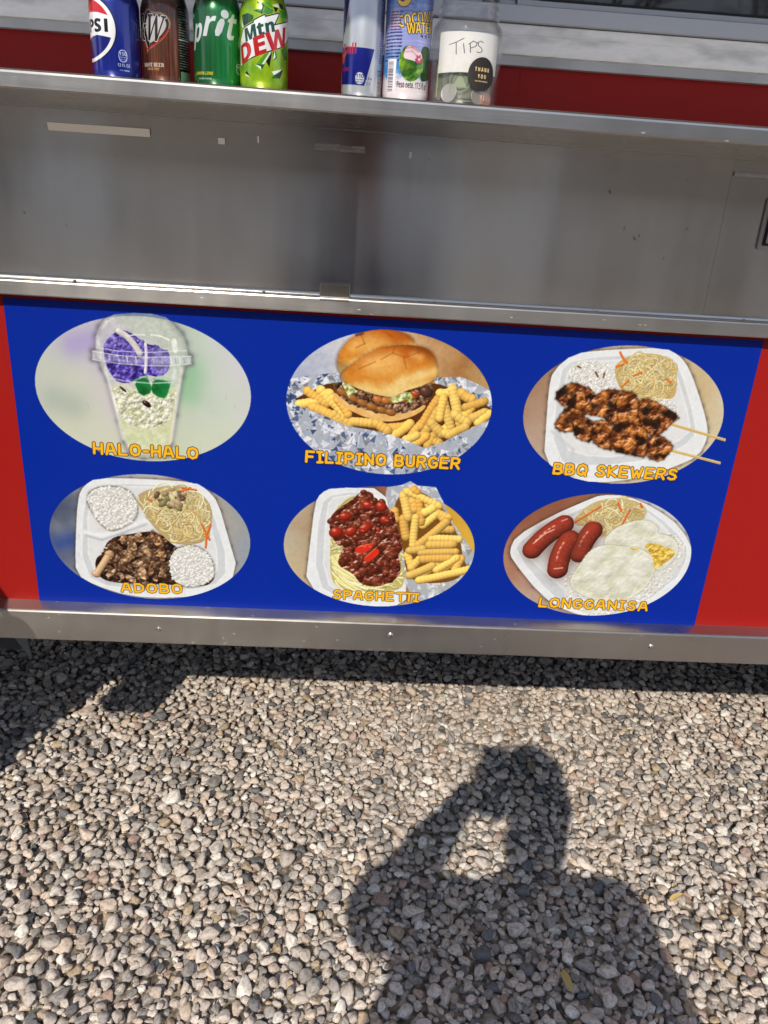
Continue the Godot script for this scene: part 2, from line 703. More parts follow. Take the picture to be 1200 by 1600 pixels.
func build_ground() -> void:
	var gm := mat(Color(0.30, 0.27, 0.235), 0.95)
	gm.albedo_texture = noise_tex(0.09, [[0.0, Color(0.35, 0.33, 0.32)], [0.42, Color(0.72, 0.68, 0.63)], [0.6, Color(0.95, 0.92, 0.86)], [1.0, Color(1, 1, 1)]], 21, 512, 3)
	gm.uv1_triplanar = true
	gm.uv1_world_triplanar = true
	gm.uv1_scale = Vector3(0.9, 0.9, 0.9)
	var st := begin()
	quad(st, Vector3(-400, 0, -400), Vector3(400, 0, -400), Vector3(400, 0, 400), Vector3(-400, 0, 400))
	var g := part("ground", st.commit(), gm, self, Vector3(0, -0.013, 0))
	g.set_meta("kind", "structure")

	# stones dropped one after another, each into the lowest of a few random spots
	var lo := Vector2(-2.2, -2.1)
	var hi := Vector2(2.6, 1.2)
	var cell := 0.006
	var gw := int((hi.x - lo.x) / cell)
	var gh := int((hi.y - lo.y) / cell)
	var top := PackedFloat32Array()
	top.resize(gw * gh)
	var kinds := 10
	var where := []
	var tints := []
	for k in kinds:
		where.append([])
		tints.append([])
	var total := 84000
	for n in total:
		var s := 0.0118 * exp(rng.randfn(0.0, 0.22))
		if n % 3 == 0:
			s *= 0.75
		if n % 7 == 0:
			s *= 0.6
		var sx := s * rng.randf_range(1.0, 1.35)
		var sy := s * rng.randf_range(0.58, 0.80)
		var sz := s * rng.randf_range(0.8, 1.0)
		var rad := int(ceil(sx * 0.85 / cell))
		var best := Vector2i.ZERO
		var lowest := 1e9
		for k in 6:
			var p := Vector2i(rng.randi_range(rad, gw - rad - 1), rng.randi_range(rad, gh - rad - 1))
			var i := p.y * gw + p.x
			var q := int(rad * 0.7)
			var t := (maxf(maxf(top[i + q], top[i - q]), maxf(top[i + q * gw], top[i - q * gw])) + top[i]) * 0.5
			if t < lowest:
				lowest = t
				best = p
		var base := lowest + sy * 0.62
		var r2 := sx * 0.92
		for dy in range(-rad, rad + 1):
			for dx in range(-rad, rad + 1):
				var d := (dx * dx + dy * dy) * cell * cell / (r2 * r2)
				if d < 1.0:
					var i := (best.y + dy) * gw + best.x + dx
					top[i] = maxf(top[i], base + sy * 0.9 * sqrt(1.0 - d))
		var yaw := rng.randf_range(0, TAU)
		var tilt := Basis(Vector3(cos(yaw * 3), 0, sin(yaw * 3)).normalized(), rng.randfn(0.0, 0.2))
		var b := tilt * Basis(Vector3.UP, yaw) * Basis.from_scale(Vector3(sx, sy, sz))
		var c: Color
		var t := rng.randf()
		var f := rng.randf_range(0.78, 1.18)
		if t < 0.50:
			c = Color(0.56, 0.50, 0.445)
		elif t < 0.66:
			c = Color(0.58, 0.485, 0.405)
		elif t < 0.76:
			c = Color(0.70, 0.665, 0.61)
		elif t < 0.88:
			c = Color(0.33, 0.31, 0.29)
		elif t < 0.945:
			c = Color(0.16, 0.16, 0.165)
		elif t < 0.975:
			c = Color(0.40, 0.29, 0.24)
		else:
			c = Color(0.46, 0.36, 0.25)
		where[n % kinds].append(Transform3D(b, Vector3(lo.x + best.x * cell + rng.randf() * cell, base, lo.y + best.y * cell + rng.randf() * cell)))
		tints[n % kinds].append(Color(c.r * f, c.g * f, c.b * f))
	var mean := 0.0
	for i in range(0, top.size(), 37):
		mean += top[i]
	mean /= ceilf(top.size() / 37.0)
	var pile := Node3D.new()
	pile.name = "gravel"
	pile.set_meta("kind", "stuff")
	pile.set_meta("label", "loose tan and grey gravel covering the ground beside the trailer")
	pile.set_meta("category", "gravel")
	add_child(pile)
	pile.position.y = 0.004 - mean
	var sm := mat(Color.WHITE, 0.82)
	sm.vertex_color_use_as_albedo = true
	sm.albedo_texture = noise_tex(0.02, [[0.0, Color(0.62, 0.60, 0.58)], [0.38, Color(0.84, 0.83, 0.81)], [0.52, Color(0.97, 0.96, 0.95)], [0.66, Color(1, 1, 1)], [1.0, Color(0.82, 0.78, 0.73)]], 9, 256, 5)
	sm.uv1_triplanar = true
	sm.uv1_scale = Vector3(0.35, 0.35, 0.35)
	sm.normal_enabled = true
	sm.normal_texture = noise_tex(0.03, [], 14, 256, 5, 4.0)
	sm.normal_scale = 0.7
	for k in kinds:
		var mm := MultiMesh.new()
		mm.transform_format = MultiMesh.TRANSFORM_3D
		mm.use_colors = true
		mm.mesh = stone_mesh(100 + k)
		mm.instance_count = where[k].size()
		for i in where[k].size():
			mm.set_instance_transform(i, where[k][i])
			mm.set_instance_color(i, tints[k][i])
		var o := MultiMeshInstance3D.new()
		o.name = "stones" if k == 0 else "stones_%03d" % k
		o.multimesh = mm
		o.material_override = sm
		o.set_meta("kind", "stuff")
		pile.add_child(o, true)
	# two dry leaves lying on the stones
	for l in [[Vector3(0.482, 0.022, 0.423), 0.4, 0.026, "narrow dry yellow leaf on the shaded gravel", 0.35], [Vector3(0.782, 0.022, 0.217), 1.9, 0.02, "small dry yellow leaf on the sunlit gravel", -0.2]]:
		var leaf := begin()
		var n := 8
		for i in n:
			for e in [0, 1]:
				var t0 := float(i) / n
				var t1 := float(i + 1) / n
				var w0: float = l[2] * 0.30 * sin(PI * pow(t0, 0.8))
				var w1: float = l[2] * 0.30 * sin(PI * pow(t1, 0.8))
				var z0: float = (t0 - 0.5) * l[2] * 2
				var z1: float = (t1 - 0.5) * l[2] * 2
				var c0: float = 0.12 * l[2] * sin(t0 * 3)
				var c1: float = 0.12 * l[2] * sin(t1 * 3)
				var s := -1.0 if e == 0 else 1.0
				faced(leaf, [Vector3(0, c0 - 0.001, z0), Vector3(s * w0, c0 + w0 * 0.4, z0), Vector3(s * w1, c1 + w1 * 0.4, z1), Vector3(0, c1 - 0.001, z1)], Vector3.UP)
		leaf.generate_normals()
		var lm := mat(Color(0.42, 0.30, 0.10), 0.7)
		lm.cull_mode = BaseMaterial3D.CULL_DISABLED
		lm.backlight_enabled = true
		lm.backlight = Color(0.3, 0.25, 0.1)
		var o := part("fallen_leaf", leaf.commit(), lm, self, l[0])
		o.rotation = Vector3(l[4], l[1], 0.2)
		tag(o, l[3], "leaf", "dry leaves on the gravel")

func build_trailer() -> void:
	var t := thing("food_trailer", "red food trailer with stainless serving shelf, steel panel and sliding window", "food trailer", Vector3.ZERO)
	var red := mat(Color(0.265, 0.009, 0.007), 0.36)
	red.metallic_specular = 0.3
	red.normal_enabled = true
	red.normal_texture = noise_tex(0.05, [], 61, 512, 4, 3.0)
	red.normal_scale = 0.10
	red.uv1_scale = Vector3(3, 3, 3)
	var rough_a := brushed(3, 0.0, 0.05, 0.195, 0)
	var rough_b := brushed(8, 0.03, 0.04, 0.31, 90)
	var rough_c := brushed(11, 0.03, 0.04, 0.24, 60)
	var plate := steel(Color(0.60, 0.575, 0.54), rough_a, 1.0, -0.9)
	plate.uv1_scale = Vector3(0.62, 0.9, 1)
	var bar := steel(Color(0.53, 0.515, 0.49), rough_b, 1.0, -0.5)
	bar.uv1_scale = Vector3(0.8, 2.5, 1)
	var lip := steel(Color(0.50, 0.485, 0.46), rough_c, 1.0, -0.25)
	lip.uv1_scale = Vector3(0.8, 2.5, 1)
	var dark := mat(Color(0.03, 0.03, 0.032), 0.7)
	var inside := mat(Color(0.25, 0.25, 0.25), 0.8)

	# shell: side wall pieces round the window, ends, back, floor, roof
	var st := begin()
	block(st, Vector3(-2.6, 0.55, -0.05), Vector3(3.4, 1.30, 0.0))
	block(st, Vector3(-2.6, 1.3005, -0.05), Vector3(3.4, 1.70, 0.0))
	block(st, Vector3(-2.6, 1.7005, -0.05), Vector3(-0.95, 2.75, 0.0))
	block(st, Vector3(1.5, 1.7005, -0.05), Vector3(3.4, 2.75, 0.0))
	block(st, Vector3(-0.9495, 2.24, -0.05), Vector3(1.4995, 2.75, 0.0))
	part("side_wall", st.commit(), red, t)
	part("end_wall", slab(Vector3(-2.6, 0.55, -2.1), Vector3(-2.55, 2.75, -0.0505)), red, t)
	part("end_wall", slab(Vector3(3.35, 0.55, -2.1), Vector3(3.4, 2.75, -0.0505)), red, t)
	part("rear_wall", slab(Vector3(-2.5495, 0.55, -2.1), Vector3(3.3495, 2.75, -2.05)), inside, t)
	part("trailer_floor", slab(Vector3(-2.6, 0.50, -2.1), Vector3(3.4, 0.549, 0.0)), dark, t)
	part("roof", slab(Vector3(-2.62, 2.751, -2.12), Vector3(3.42, 2.80, 0.02)), mat(Color(0.7, 0.7, 0.7), 0.5), t)
	# chassis rails and wheels far under the floor
	for z in [-0.45, -1.65]:
		part("chassis_rail", slab(Vector3(-2.6, 0.40, z - 0.03), Vector3(3.4, 0.4995, z + 0.03)), dark, t)
	for x in [1.9, 2.65]:
		for z in [-0.2, -1.9]:
			var wheel := part("wheel", lathe(pv([0.0, -0.09, 0.18, -0.09, 0.19, -0.07, 0.30, -0.09, 0.325, -0.06, 0.325, 0.06, 0.30, 0.09, 0.19, 0.07, 0.18, 0.09, 0.0, 0.09]), 32), mat(Color(0.02, 0.02, 0.02), 0.85), t, Vector3(x, 0.33, z))
			wheel.rotation.x = PI / 2

	# stainless panel in two sheets
	part("steel_panel", sheet(-2.3, 0.6555, 1.263, 1.5465, 0.008, 0.0005), plate, t)
	part("steel_panel", sheet(0.6565, 2.3, 1.263, 1.5465, 0.0066, 0.0004), plate, t)
	# faint grey spatter marks on the steel
	var grime := mat(Color(0.16, 0.145, 0.13), 0.6)
	for k in 26:
		var gx := rng.randf_range(0.34, 0.64) if k < 20 else rng.randf_range(-0.62, -0.45)
		var gy := rng.randf_range(1.34, 1.50)
		if k % 3:
			continue
		var blot := begin()
		var n := 9
		var s := rng.randf_range(0.0015, 0.0038)
		for i in n:
			var a0 := TAU * i / n
			var a1 := TAU * (i + 1) / n
			var r0 := s * (0.7 + 0.3 * sin(a0 * 2 + k))
			var r1 := s * (0.7 + 0.3 * sin(a1 * 2 + k))
			faced(blot, [Vector3(0, 0, 0), Vector3(cos(a0) * r0, sin(a0) * r0 * 1.5, -0.0001), Vector3(cos(a1) * r1, sin(a1) * r1 * 1.5, -0.0001)], Vector3.BACK)
		grime.transparency = BaseMaterial3D.TRANSPARENCY_ALPHA
		grime.albedo_color.a = 0.32
		part("spatter_mark", blot.commit(), grime, t, Vector3(gx, gy, 0.0083))

	# ledge strip below the panel, with its small fixings and the latch tab
	var trim := part("ledge_strip", channel(pv([0.0082, 1.2662, 0.016, 1.2655, 0.017, 1.2622, 0.029, 1.2605, 0.0312, 1.2592, 0.032, 1.257, 0.032, 1.235, 0.0305, 1.233, 0.0, 1.2325]), -2.3, 2.3), bar, t)
	for p in [Vector3(-0.498, 1.2625, 0.022), Vector3(-0.162, 1.2622, 0.022), Vector3(0.148, 1.2622, 0.022), Vector3(0.452, 1.2622, 0.022), Vector3(0.73, 1.2622, 0.022)]:
		var rivet := SphereMesh.new()
		rivet.radius = 0.0032
		rivet.height = 0.004
		rivet.radial_segments = 12
		rivet.rings = 6
		part("rivet", rivet, mat(Color(0.09, 0.07, 0.055), 0.7), trim, p)
	var tab := part("latch_tab", slab(Vector3(-0.027, -0.0125, -0.0008), Vector3(0.027, 0.0125, 0.0008), 0.0006), steel(Color(0.55, 0.53, 0.50), rough_c, 1.0, -0.3), t, Vector3(-0.034, 1.2705, 0.0262))
	tab.rotation.x = 0.10
	part("tab_lip", slab(Vector3(-0.027, -0.0145, -0.001), Vector3(0.027, -0.0115, 0.009), 0.0006), bar, tab)

	# skirt rail at the bottom with three screws
	var rail := part("skirt_rail", channel(pv([0.0, 0.5975, 0.027, 0.5895, 0.0293, 0.588, 0.0305, 0.585, 0.0305, 0.521, 0.0295, 0.519, 0.024, 0.5185, 0.0, 0.5185]), -2.6, 3.4), bar, t)
	for p in [Vector3(-0.382, 0.5545, 0.0305), Vector3(0.112, 0.5605, 0.0305), Vector3(0.687, 0.5555, 0.0305)]:
		var head := part("screw", lathe(pv([0.0, 0.0, 0.0062, 0.0, 0.0060, 0.0012, 0.0045, 0.0026, 0.0022, 0.0032, 0.0, 0.0033]), 16), steel(Color(0.70, 0.69, 0.67), rough_c, 1.0, 0.0), rail, p)
		head.rotation.x = PI / 2
	# red vinyl between the skirt and the window strips has a seam
	part("vinyl_seam", slab(Vector3(0.2635, 1.5565, 0.0), Vector3(0.2650, 1.6485, 0.0007), 0.0), red, t)

	# serving shelf
	var shelf := part("serving_shelf", channel(pv([0.3455, 1.5555, 0.3482, 1.5548, 0.3497, 1.5530, 0.350, 1.5505, 0.350, 1.5345, 0.3485, 1.5325, 0.345, 1.532, 0.333, 1.532, 0.333, 1.5362, 0.0095, 1.5362]), -1.35, 1.55), lip, t)
	part("shelf_top", channel(pv([0.0095, 1.5355, 0.0095, 1.5555, 0.3455, 1.5555]), -1.35, 1.55), steel(Color(0.62, 0.61, 0.59), rough_b, 1.0, 0.0), shelf)
	for x in [-1.352, 1.5505]:
		part("end_cap", slab(Vector3(x, 1.532, 0.0095), Vector3(x + 0.0015, 1.5555, 0.35), 0.0), lip, shelf)
	for x in [-1.1, 1.3]:
		var arm := part("shelf_bracket", slab(Vector3(x - 0.012, 1.30, 0.009), Vector3(x + 0.012, 1.5355, 0.021), 0.001), bar, shelf)
		part("bracket_arm", slab(Vector3(x - 0.012, 1.508, 0.0215), Vector3(x + 0.012, 1.5315, 0.28), 0.001), bar, arm)
	shelf.rotation.z = -0.0050
	shelf.position = Vector3(-0.0078, 0.0, 0)
	# pieces of shiny tape left on the panel under the shelf
	var shiny := steel(Color(0.86, 0.85, 0.83), brushed(41, 0.10, 0.05, 0.16), 1.0, -0.2)
	var clear := steel(Color(0.66, 0.64, 0.62), brushed(42, 0.16, 0.08, 0.26), 1.0, -0.4)
	var strips := [[-0.524, 1.5040, -0.355, 1.5168, 0], [-0.241, 1.5005, -0.2294, 1.5106, 0], [-0.1745, 1.5065, -0.1715, 1.5178, 0], [-0.0773, 1.5026, -0.0352, 1.5125, 1], [-0.0345, 1.5020, 0.0086, 1.5119, 1], [0.0850, 1.4985, 0.0890, 1.5092, 0], [0.118, 1.4995, 0.1205, 1.508, 1], [0.659, 1.5060, 0.79, 1.5130, 1]]
	for s in strips:   # their top edges have come loose and lean out a little
		var half := Vector3((s[2] - s[0]) / 2, (s[3] - s[1]) / 2, 0.0003)
		var o := part("tape_strip", slab(-half, half, 0.0001), [shiny, clear][s[4]], t, Vector3((s[0] + s[2]) / 2, (s[1] + s[3]) / 2, [0.0115, 0.0094][s[4]]))
		o.rotation.x = [0.30, 0.04][s[4]]
	# covered socket at the right
	var box := part("socket_cover", slab(Vector3(0.7285, 1.388, 0.0070), Vector3(0.813, 1.474, 0.015), 0.002), mat(Color(0.42, 0.42, 0.43), 0.45), t)
	part("gasket", slab(Vector3(0.7335, 1.3945, 0.0155), Vector3(0.808, 1.4685, 0.0175), 0.0008), mat(Color(0.015, 0.015, 0.016), 0.6), box)
	part("lid", slab(Vector3(0.7375, 1.3985, 0.0180), Vector3(0.804, 1.4645, 0.024), 0.002), mat(Color(0.45, 0.45, 0.46), 0.45), box)

	# weathered aluminium strip under the window
	var white := mat(Color(0.90, 0.90, 0.90), 0.45)
	white.albedo_texture = noise_tex(0.016, [[0.0, Color(0.80, 0.80, 0.81)], [0.3, Color(0.92, 0.92, 0.92)], [0.55, Color(1, 1, 1)], [0.8, Color(0.97, 0.97, 0.98)], [1.0, Color(0.84, 0.85, 0.86)]], 51, 512, 6)
	white.uv1_scale = Vector3(1.1, 3.2, 1)
	white.metallic = 0.0
	white.normal_enabled = true
	white.normal_texture = noise_tex(0.03, [], 52, 512, 5, 3.0)
	white.normal_scale = 0.25
	var grey := mat(Color(0.52, 0.525, 0.53), 0.5)
	grey.metallic = 0.3
	grey.albedo_texture = noise_tex(0.01, [[0.0, Color(0.80, 0.80, 0.80)], [0.5, Color(0.95, 0.95, 0.95)], [1.0, Color(1, 1, 1)]], 53, 512, 5)
	part("aluminium_strip", channel(pv([0.0, 1.7075, 0.019, 1.7070, 0.019, 1.6935, 0.0178, 1.6930, 0.0178, 1.6920, 0.019, 1.6915, 0.0185, 1.6690, 0.0165, 1.6650, 0.0115, 1.6640]), -2.6, 3.4, 3), white, t)
	part("drip_edge", channel(pv([0.0115, 1.6640, 0.0115, 1.6502, 0.0105, 1.6494, 0.0, 1.6492]), -2.6, 3.4, 3), grey, t)

	# sliding window
	var frame_mat := mat(Color(0.50, 0.52, 0.56), 0.42)
	frame_mat.metallic = 0.35
	var wn := begin()
	block(wn, Vector3(-0.95, 1.7085, -0.05), Vector3(1.5, 1.7330, 0.028), 0.0015)
	block(wn, Vector3(-0.95, 2.205, -0.05), Vector3(1.5, 2.2395, 0.028), 0.0015)
	block(wn, Vector3(-0.95, 1.7335, -0.05), Vector3(-0.91, 2.2045, 0.028), 0.0015)
	block(wn, Vector3(1.46, 1.7335, -0.05), Vector3(1.5, 2.2045, 0.028), 0.0015)
	var window := part("sliding_window", wn.commit(), frame_mat, t)
	var gasket := mat(Color(0.012, 0.012, 0.013), 0.6)
	var tint := mat(Color(0.05, 0.055, 0.06), 0.03)
	tint.transparency = BaseMaterial3D.TRANSPARENCY_ALPHA
	tint.albedo_color.a = 0.6
	for s in [[-0.9095, 0.2415, 0.008], [0.2425, 1.4595, 0.016]]:
		var x0: float = s[0]
		var x1: float = s[1]
		var z: float = s[2]
		var b := begin()
		block(b, Vector3(x0, 1.7335, z - 0.03), Vector3(x1, 1.7425, z), 0.001)
		block(b, Vector3(x0, 2.19, z - 0.03), Vector3(x1, 2.2045, z), 0.001)
		block(b, Vector3(x0, 1.743, z - 0.03), Vector3(x0 + 0.036, 2.1895, z), 0.001)
		block(b, Vector3(x1 - 0.028, 1.743, z - 0.03), Vector3(x1, 2.1895, z), 0.001)
		part("sash", b.commit(), frame_mat, window)
		var g := begin()
		block(g, Vector3(x0 + 0.0365, 1.743, z - 0.022), Vector3(x1 - 0.0285, 1.7475, z - 0.006))
		block(g, Vector3(x0 + 0.0365, 1.7478, z - 0.022), Vector3(x0 + 0.041, 2.1895, z - 0.006))
		part("gasket", g.commit(), gasket, window)
		part("pane", slab(Vector3(x0 + 0.0415, 1.748, z - 0.016), Vector3(x1 - 0.029, 2.1895, z - 0.012), 0.0), tint, window)
	part("window_latch", slab(Vector3(0.186, 1.7335, 0.0085), Vector3(0.212, 1.80, 0.0275), 0.002), gasket, window)

	# hatch held up over the window on two struts
	var hatch := part("awning_hatch", slab(Vector3(-1.05, 2.262, 0.03), Vector3(1.6, 2.29, 1.0), 0.003), red, t)
	part("hatch_lining", slab(Vector3(-1.0, 2.2540, 0.04), Vector3(1.55, 2.2612, 0.985), 0.001), mat(Color(0.62, 0.62, 0.63), 0.5), hatch)
	for x in [-1.02, 1.57]:
		var strut := CylinderMesh.new()
		strut.top_radius = 0.009
		strut.bottom_radius = 0.012
		strut.height = 0.80
		strut.radial_segments = 12
		var o := part("gas_strut", strut, dark, hatch, Vector3(x, 1.985, 0.30))
		o.rotation.x = 0.80

	# stabiliser jack behind the skirt
	var paint := mat(Color(0.028, 0.036, 0.040), 0.55)
	var jack := part("stabiliser_jack", slab(Vector3(-0.95, 0.425, -0.25), Vector3(-0.715, 0.4995, -0.07), 0.004), paint, t)
	var gus := begin()
	var ga := Vector3(-0.742, 0.4995, -0.05)
	var gb := Vector3(-0.702, 0.4995, -0.05)
	var gc := Vector3(-0.694, 0.415, -0.05)
	var back := Vector3(0, 0, -0.006)
	faced(gus, [ga, gb, gc], Vector3.BACK)
	faced(gus, [ga + back, gb + back, gc + back], Vector3.FORWARD)
	for e in [[ga, gb, Vector3.UP], [gb, gc, Vector3.RIGHT], [gc, ga, Vector3(-1, -0.4, 0)]]:
		faced(gus, [e[0], e[1], e[1] + back, e[0] + back], e[2])
	part("gusset", gus.commit(), mat(Color(0.12, 0.145, 0.15), 0.6), jack)
	var bolt := CylinderMesh.new()
	bolt.top_radius = 0.008
	bolt.bottom_radius = 0.007
	bolt.height = 0.02
	bolt.radial_segments = 6
	part("bolt", bolt, mat(Color(0.22, 0.28, 0.27), 0.5), jack, Vector3(-0.676, 0.4900, -0.04))


# sheet metal that is never quite flat: a gently buckled front with its edges folded back
func sheet(x0: float, x1: float, y0: float, y1: float, z: float, bow: float) -> ArrayMesh:
	var n := FastNoiseLite.new()
	n.seed = 3
	n.frequency = 1.6
	n.fractal_octaves = 2
	var st := begin()
	var nx := int((x1 - x0) / 0.02)
	var ny := 14
	for j in ny + 1:
		for i in nx + 1:
			var x := lerpf(x0, x1, float(i) / nx)
			var y := lerpf(y0, y1, float(j) / ny)
			st.set_uv(Vector2(x, -y))
			st.add_vertex(Vector3(x, y, z + bow * n.get_noise_2d(x * 2.4, y * 0.9)))
	for j in ny:
		for i in nx:
			var a := j * (nx + 1) + i
			for k in [a, a + nx + 1, a + nx + 2, a, a + nx + 2, a + 1]:
				st.add_index(k)
	st.generate_normals()
	var m := st.commit()
	var e := begin()
	var c := [Vector3(x0, y0, z), Vector3(x1, y0, z), Vector3(x1, y1, z), Vector3(x0, y1, z)]
	var o := [Vector3.DOWN, Vector3.RIGHT, Vector3.UP, Vector3.LEFT]
	for k in 4:
		var a: Vector3 = c[k]
		var b: Vector3 = c[(k + 1) % 4]
		faced(e, [a, b, Vector3(b.x, b.y, 0.0004), Vector3(a.x, a.y, 0.0004)], o[k])
	e.commit(m)
	return m

const BLUE := Color(0.006, 0.165, 0.625)


func backdrop(cv: Canvas, e: PackedVector2Array, stops: Array, low: Color, amount: float) -> void:
	var bx := cv.box([e])
	cv.fill([e], Color.WHITE, func(x: int, y: int) -> Color:
		var t := clampf((x - bx.position.x) / float(bx.size.x), 0.0, 0.999) * (stops.size() - 1)
		t += cv.nz.get_noise_2d(x * 0.25, y * 0.25) * 0.7
		t = clampf(t, 0.0, stops.size() - 1.001)
		var c: Color = (stops[int(t)] as Color).lerp(stops[int(t) + 1], t - int(t))
		var v := clampf((y - bx.position.y) / float(bx.size.y) * 1.4 - 0.4 + cv.nz.get_noise_2d(x * 0.2 + 300, y * 0.2) * 0.4, 0.0, 1.0)
		return c.lerp(low, v * amount), 0.0)


# foam box: rim, wall shaded by its own folds, and floor
func foam_tray(cv: Canvas, rim: PackedVector2Array, inner: PackedVector2Array, floor_: PackedVector2Array) -> void:
	var soft := PackedVector2Array(rim)
	soft.append(rim[0])
	cv.path(soft, 7.0, Color(0.25, 0.22, 0.2), 0.35, true)
	var grain := func(c: Color) -> Callable:
		return func(x: int, y: int) -> Color:
			var k := 1.0 + 0.025 * cv.nz.get_noise_2d(x * 0.6, y * 0.6)
			return Color(c.r * k, c.g * k, c.b * k)
	cv.fill([rim], Color.WHITE, grain.call(Color(0.91, 0.93, 0.945)), 0.0)
	cv.fill([inner], Color.WHITE, grain.call(Color(0.82, 0.845, 0.865)), 0.0)
	cv.fill([floor_], Color.WHITE, grain.call(Color(0.885, 0.90, 0.91)), 0.0)
	for p in [inner, floor_]:
		var q := PackedVector2Array(p)
		q.append(p[0])
		cv.path(q, 2.2, Color(0.97, 0.98, 0.985), 0.6, true)


func foil(cv: Canvas, area: PackedVector2Array, n: int, z: float, tones: Array) -> void:
	cv.fill([area], Color(0.68, 0.71, 0.76), null, z)
	var bx := cv.box([area])
	for k in n:
		var p := Vector2(cv.rnd(bx.position.x, bx.end.x), cv.rnd(bx.position.y, bx.end.y))
		var t := cv.rnd(0, TAU)
		var s := cv.rnd(5, 21)
		var a := p + Vector2.from_angle(t) * s
		var b := p + Vector2.from_angle(t + cv.rnd(1.4, 2.6)) * s * cv.rnd(0.4, 1.0)
		var c := p + Vector2.from_angle(t - cv.rnd(1.4, 2.6)) * s * cv.rnd(0.3, 0.9)
		for cut: PackedVector2Array in Geometry2D.intersect_polygons(PackedVector2Array([a, b, c]), area):
			cv.fill([cut], tones[cv.rg.randi() % tones.size()], null, -1.0, 0.85)
		if k % 5 == 0 and Geometry2D.is_point_in_polygon(a, area) and Geometry2D.is_point_in_polygon(c, area):
			cv.line(a, c, 1.0, Color(0.97, 0.98, 1.0), 0.8)


func fries(cv: Canvas, list: Array, r: float, z: float) -> void:
	for i in range(0, list.size(), 4):
		var a := Vector2(list[i], list[i + 1])
		var b := Vector2(list[i + 2], list[i + 3])
		var f := cv.rnd(0.86, 1.06)
		var brown := cv.rnd(0.0, 1.0)
		brown *= brown * 0.55
		var mid := (a + b) / 2 + (b - a).orthogonal().normalized() * cv.rnd(-4, 4)
		cv.tube(a, mid, b, r * cv.rnd(0.9, 1.1), z + i * 0.6, Color(0.98 * f, (0.82 - 0.16 * brown) * f, (0.44 - 0.18 * brown) * f), 0.10, cv.rnd(10.0, 13.0), 0.0, 0.6)


func meat_piece(cv: Canvas, p: PackedVector2Array, z: float, sd: int, char_: float) -> void:
	var mid := Vector2.ZERO
	for v in p:
		mid += v / p.size()
	var big := PackedVector2Array()
	for v in p:
		big.append(mid + (v - mid) * 1.10)
	var q := rounded(big, 1)
	var edge := PackedVector2Array(q)
	edge.append(q[0])
	cv.path(edge, 4.0, Color(0.16, 0.09, 0.05), 0.35, true)
	cv.lumps(q, 0.026, Color(0.46, 0.22, 0.095), Color(0.80, 0.50, 0.24), 0.75, z, 0.3, sd)
	var f := FastNoiseLite.new()
	f.seed = sd + 40
	f.frequency = 0.016
	f.fractal_octaves = 3
	cv.fill([q], Color(0.09, 0.06, 0.05), func(x: int, y: int) -> Color:
		var i := y * cv.w + x
		return cv.px[i].lerp(Color(0.11, 0.065, 0.05), clampf((f.get_noise_2d(x, y) + char_ - 0.06) * 2.6, 0.0, 0.85)))
	var lo := cv.box([q])
	for k in 9:   # fibres and glints of glaze
		var a := Vector2(cv.rnd(lo.position.x, lo.end.x), cv.rnd(lo.position.y, lo.end.y))
		var b := a + Vector2.from_angle(cv.rnd(-0.3, 1.9)) * cv.rnd(5, 15)
		if Geometry2D.is_point_in_polygon(a, q) and Geometry2D.is_point_in_polygon(b, q):
			if k % 3:
				cv.line(a, b, 1.2, Color(0.25, 0.10, 0.04), 0.5, true)
			else:
				cv.line(a, b, 1.1, Color(0.97, 0.80, 0.56), 0.6, true)
	cv.path(edge, 2.0, Color(0.20, 0.10, 0.05), 0.22, true)


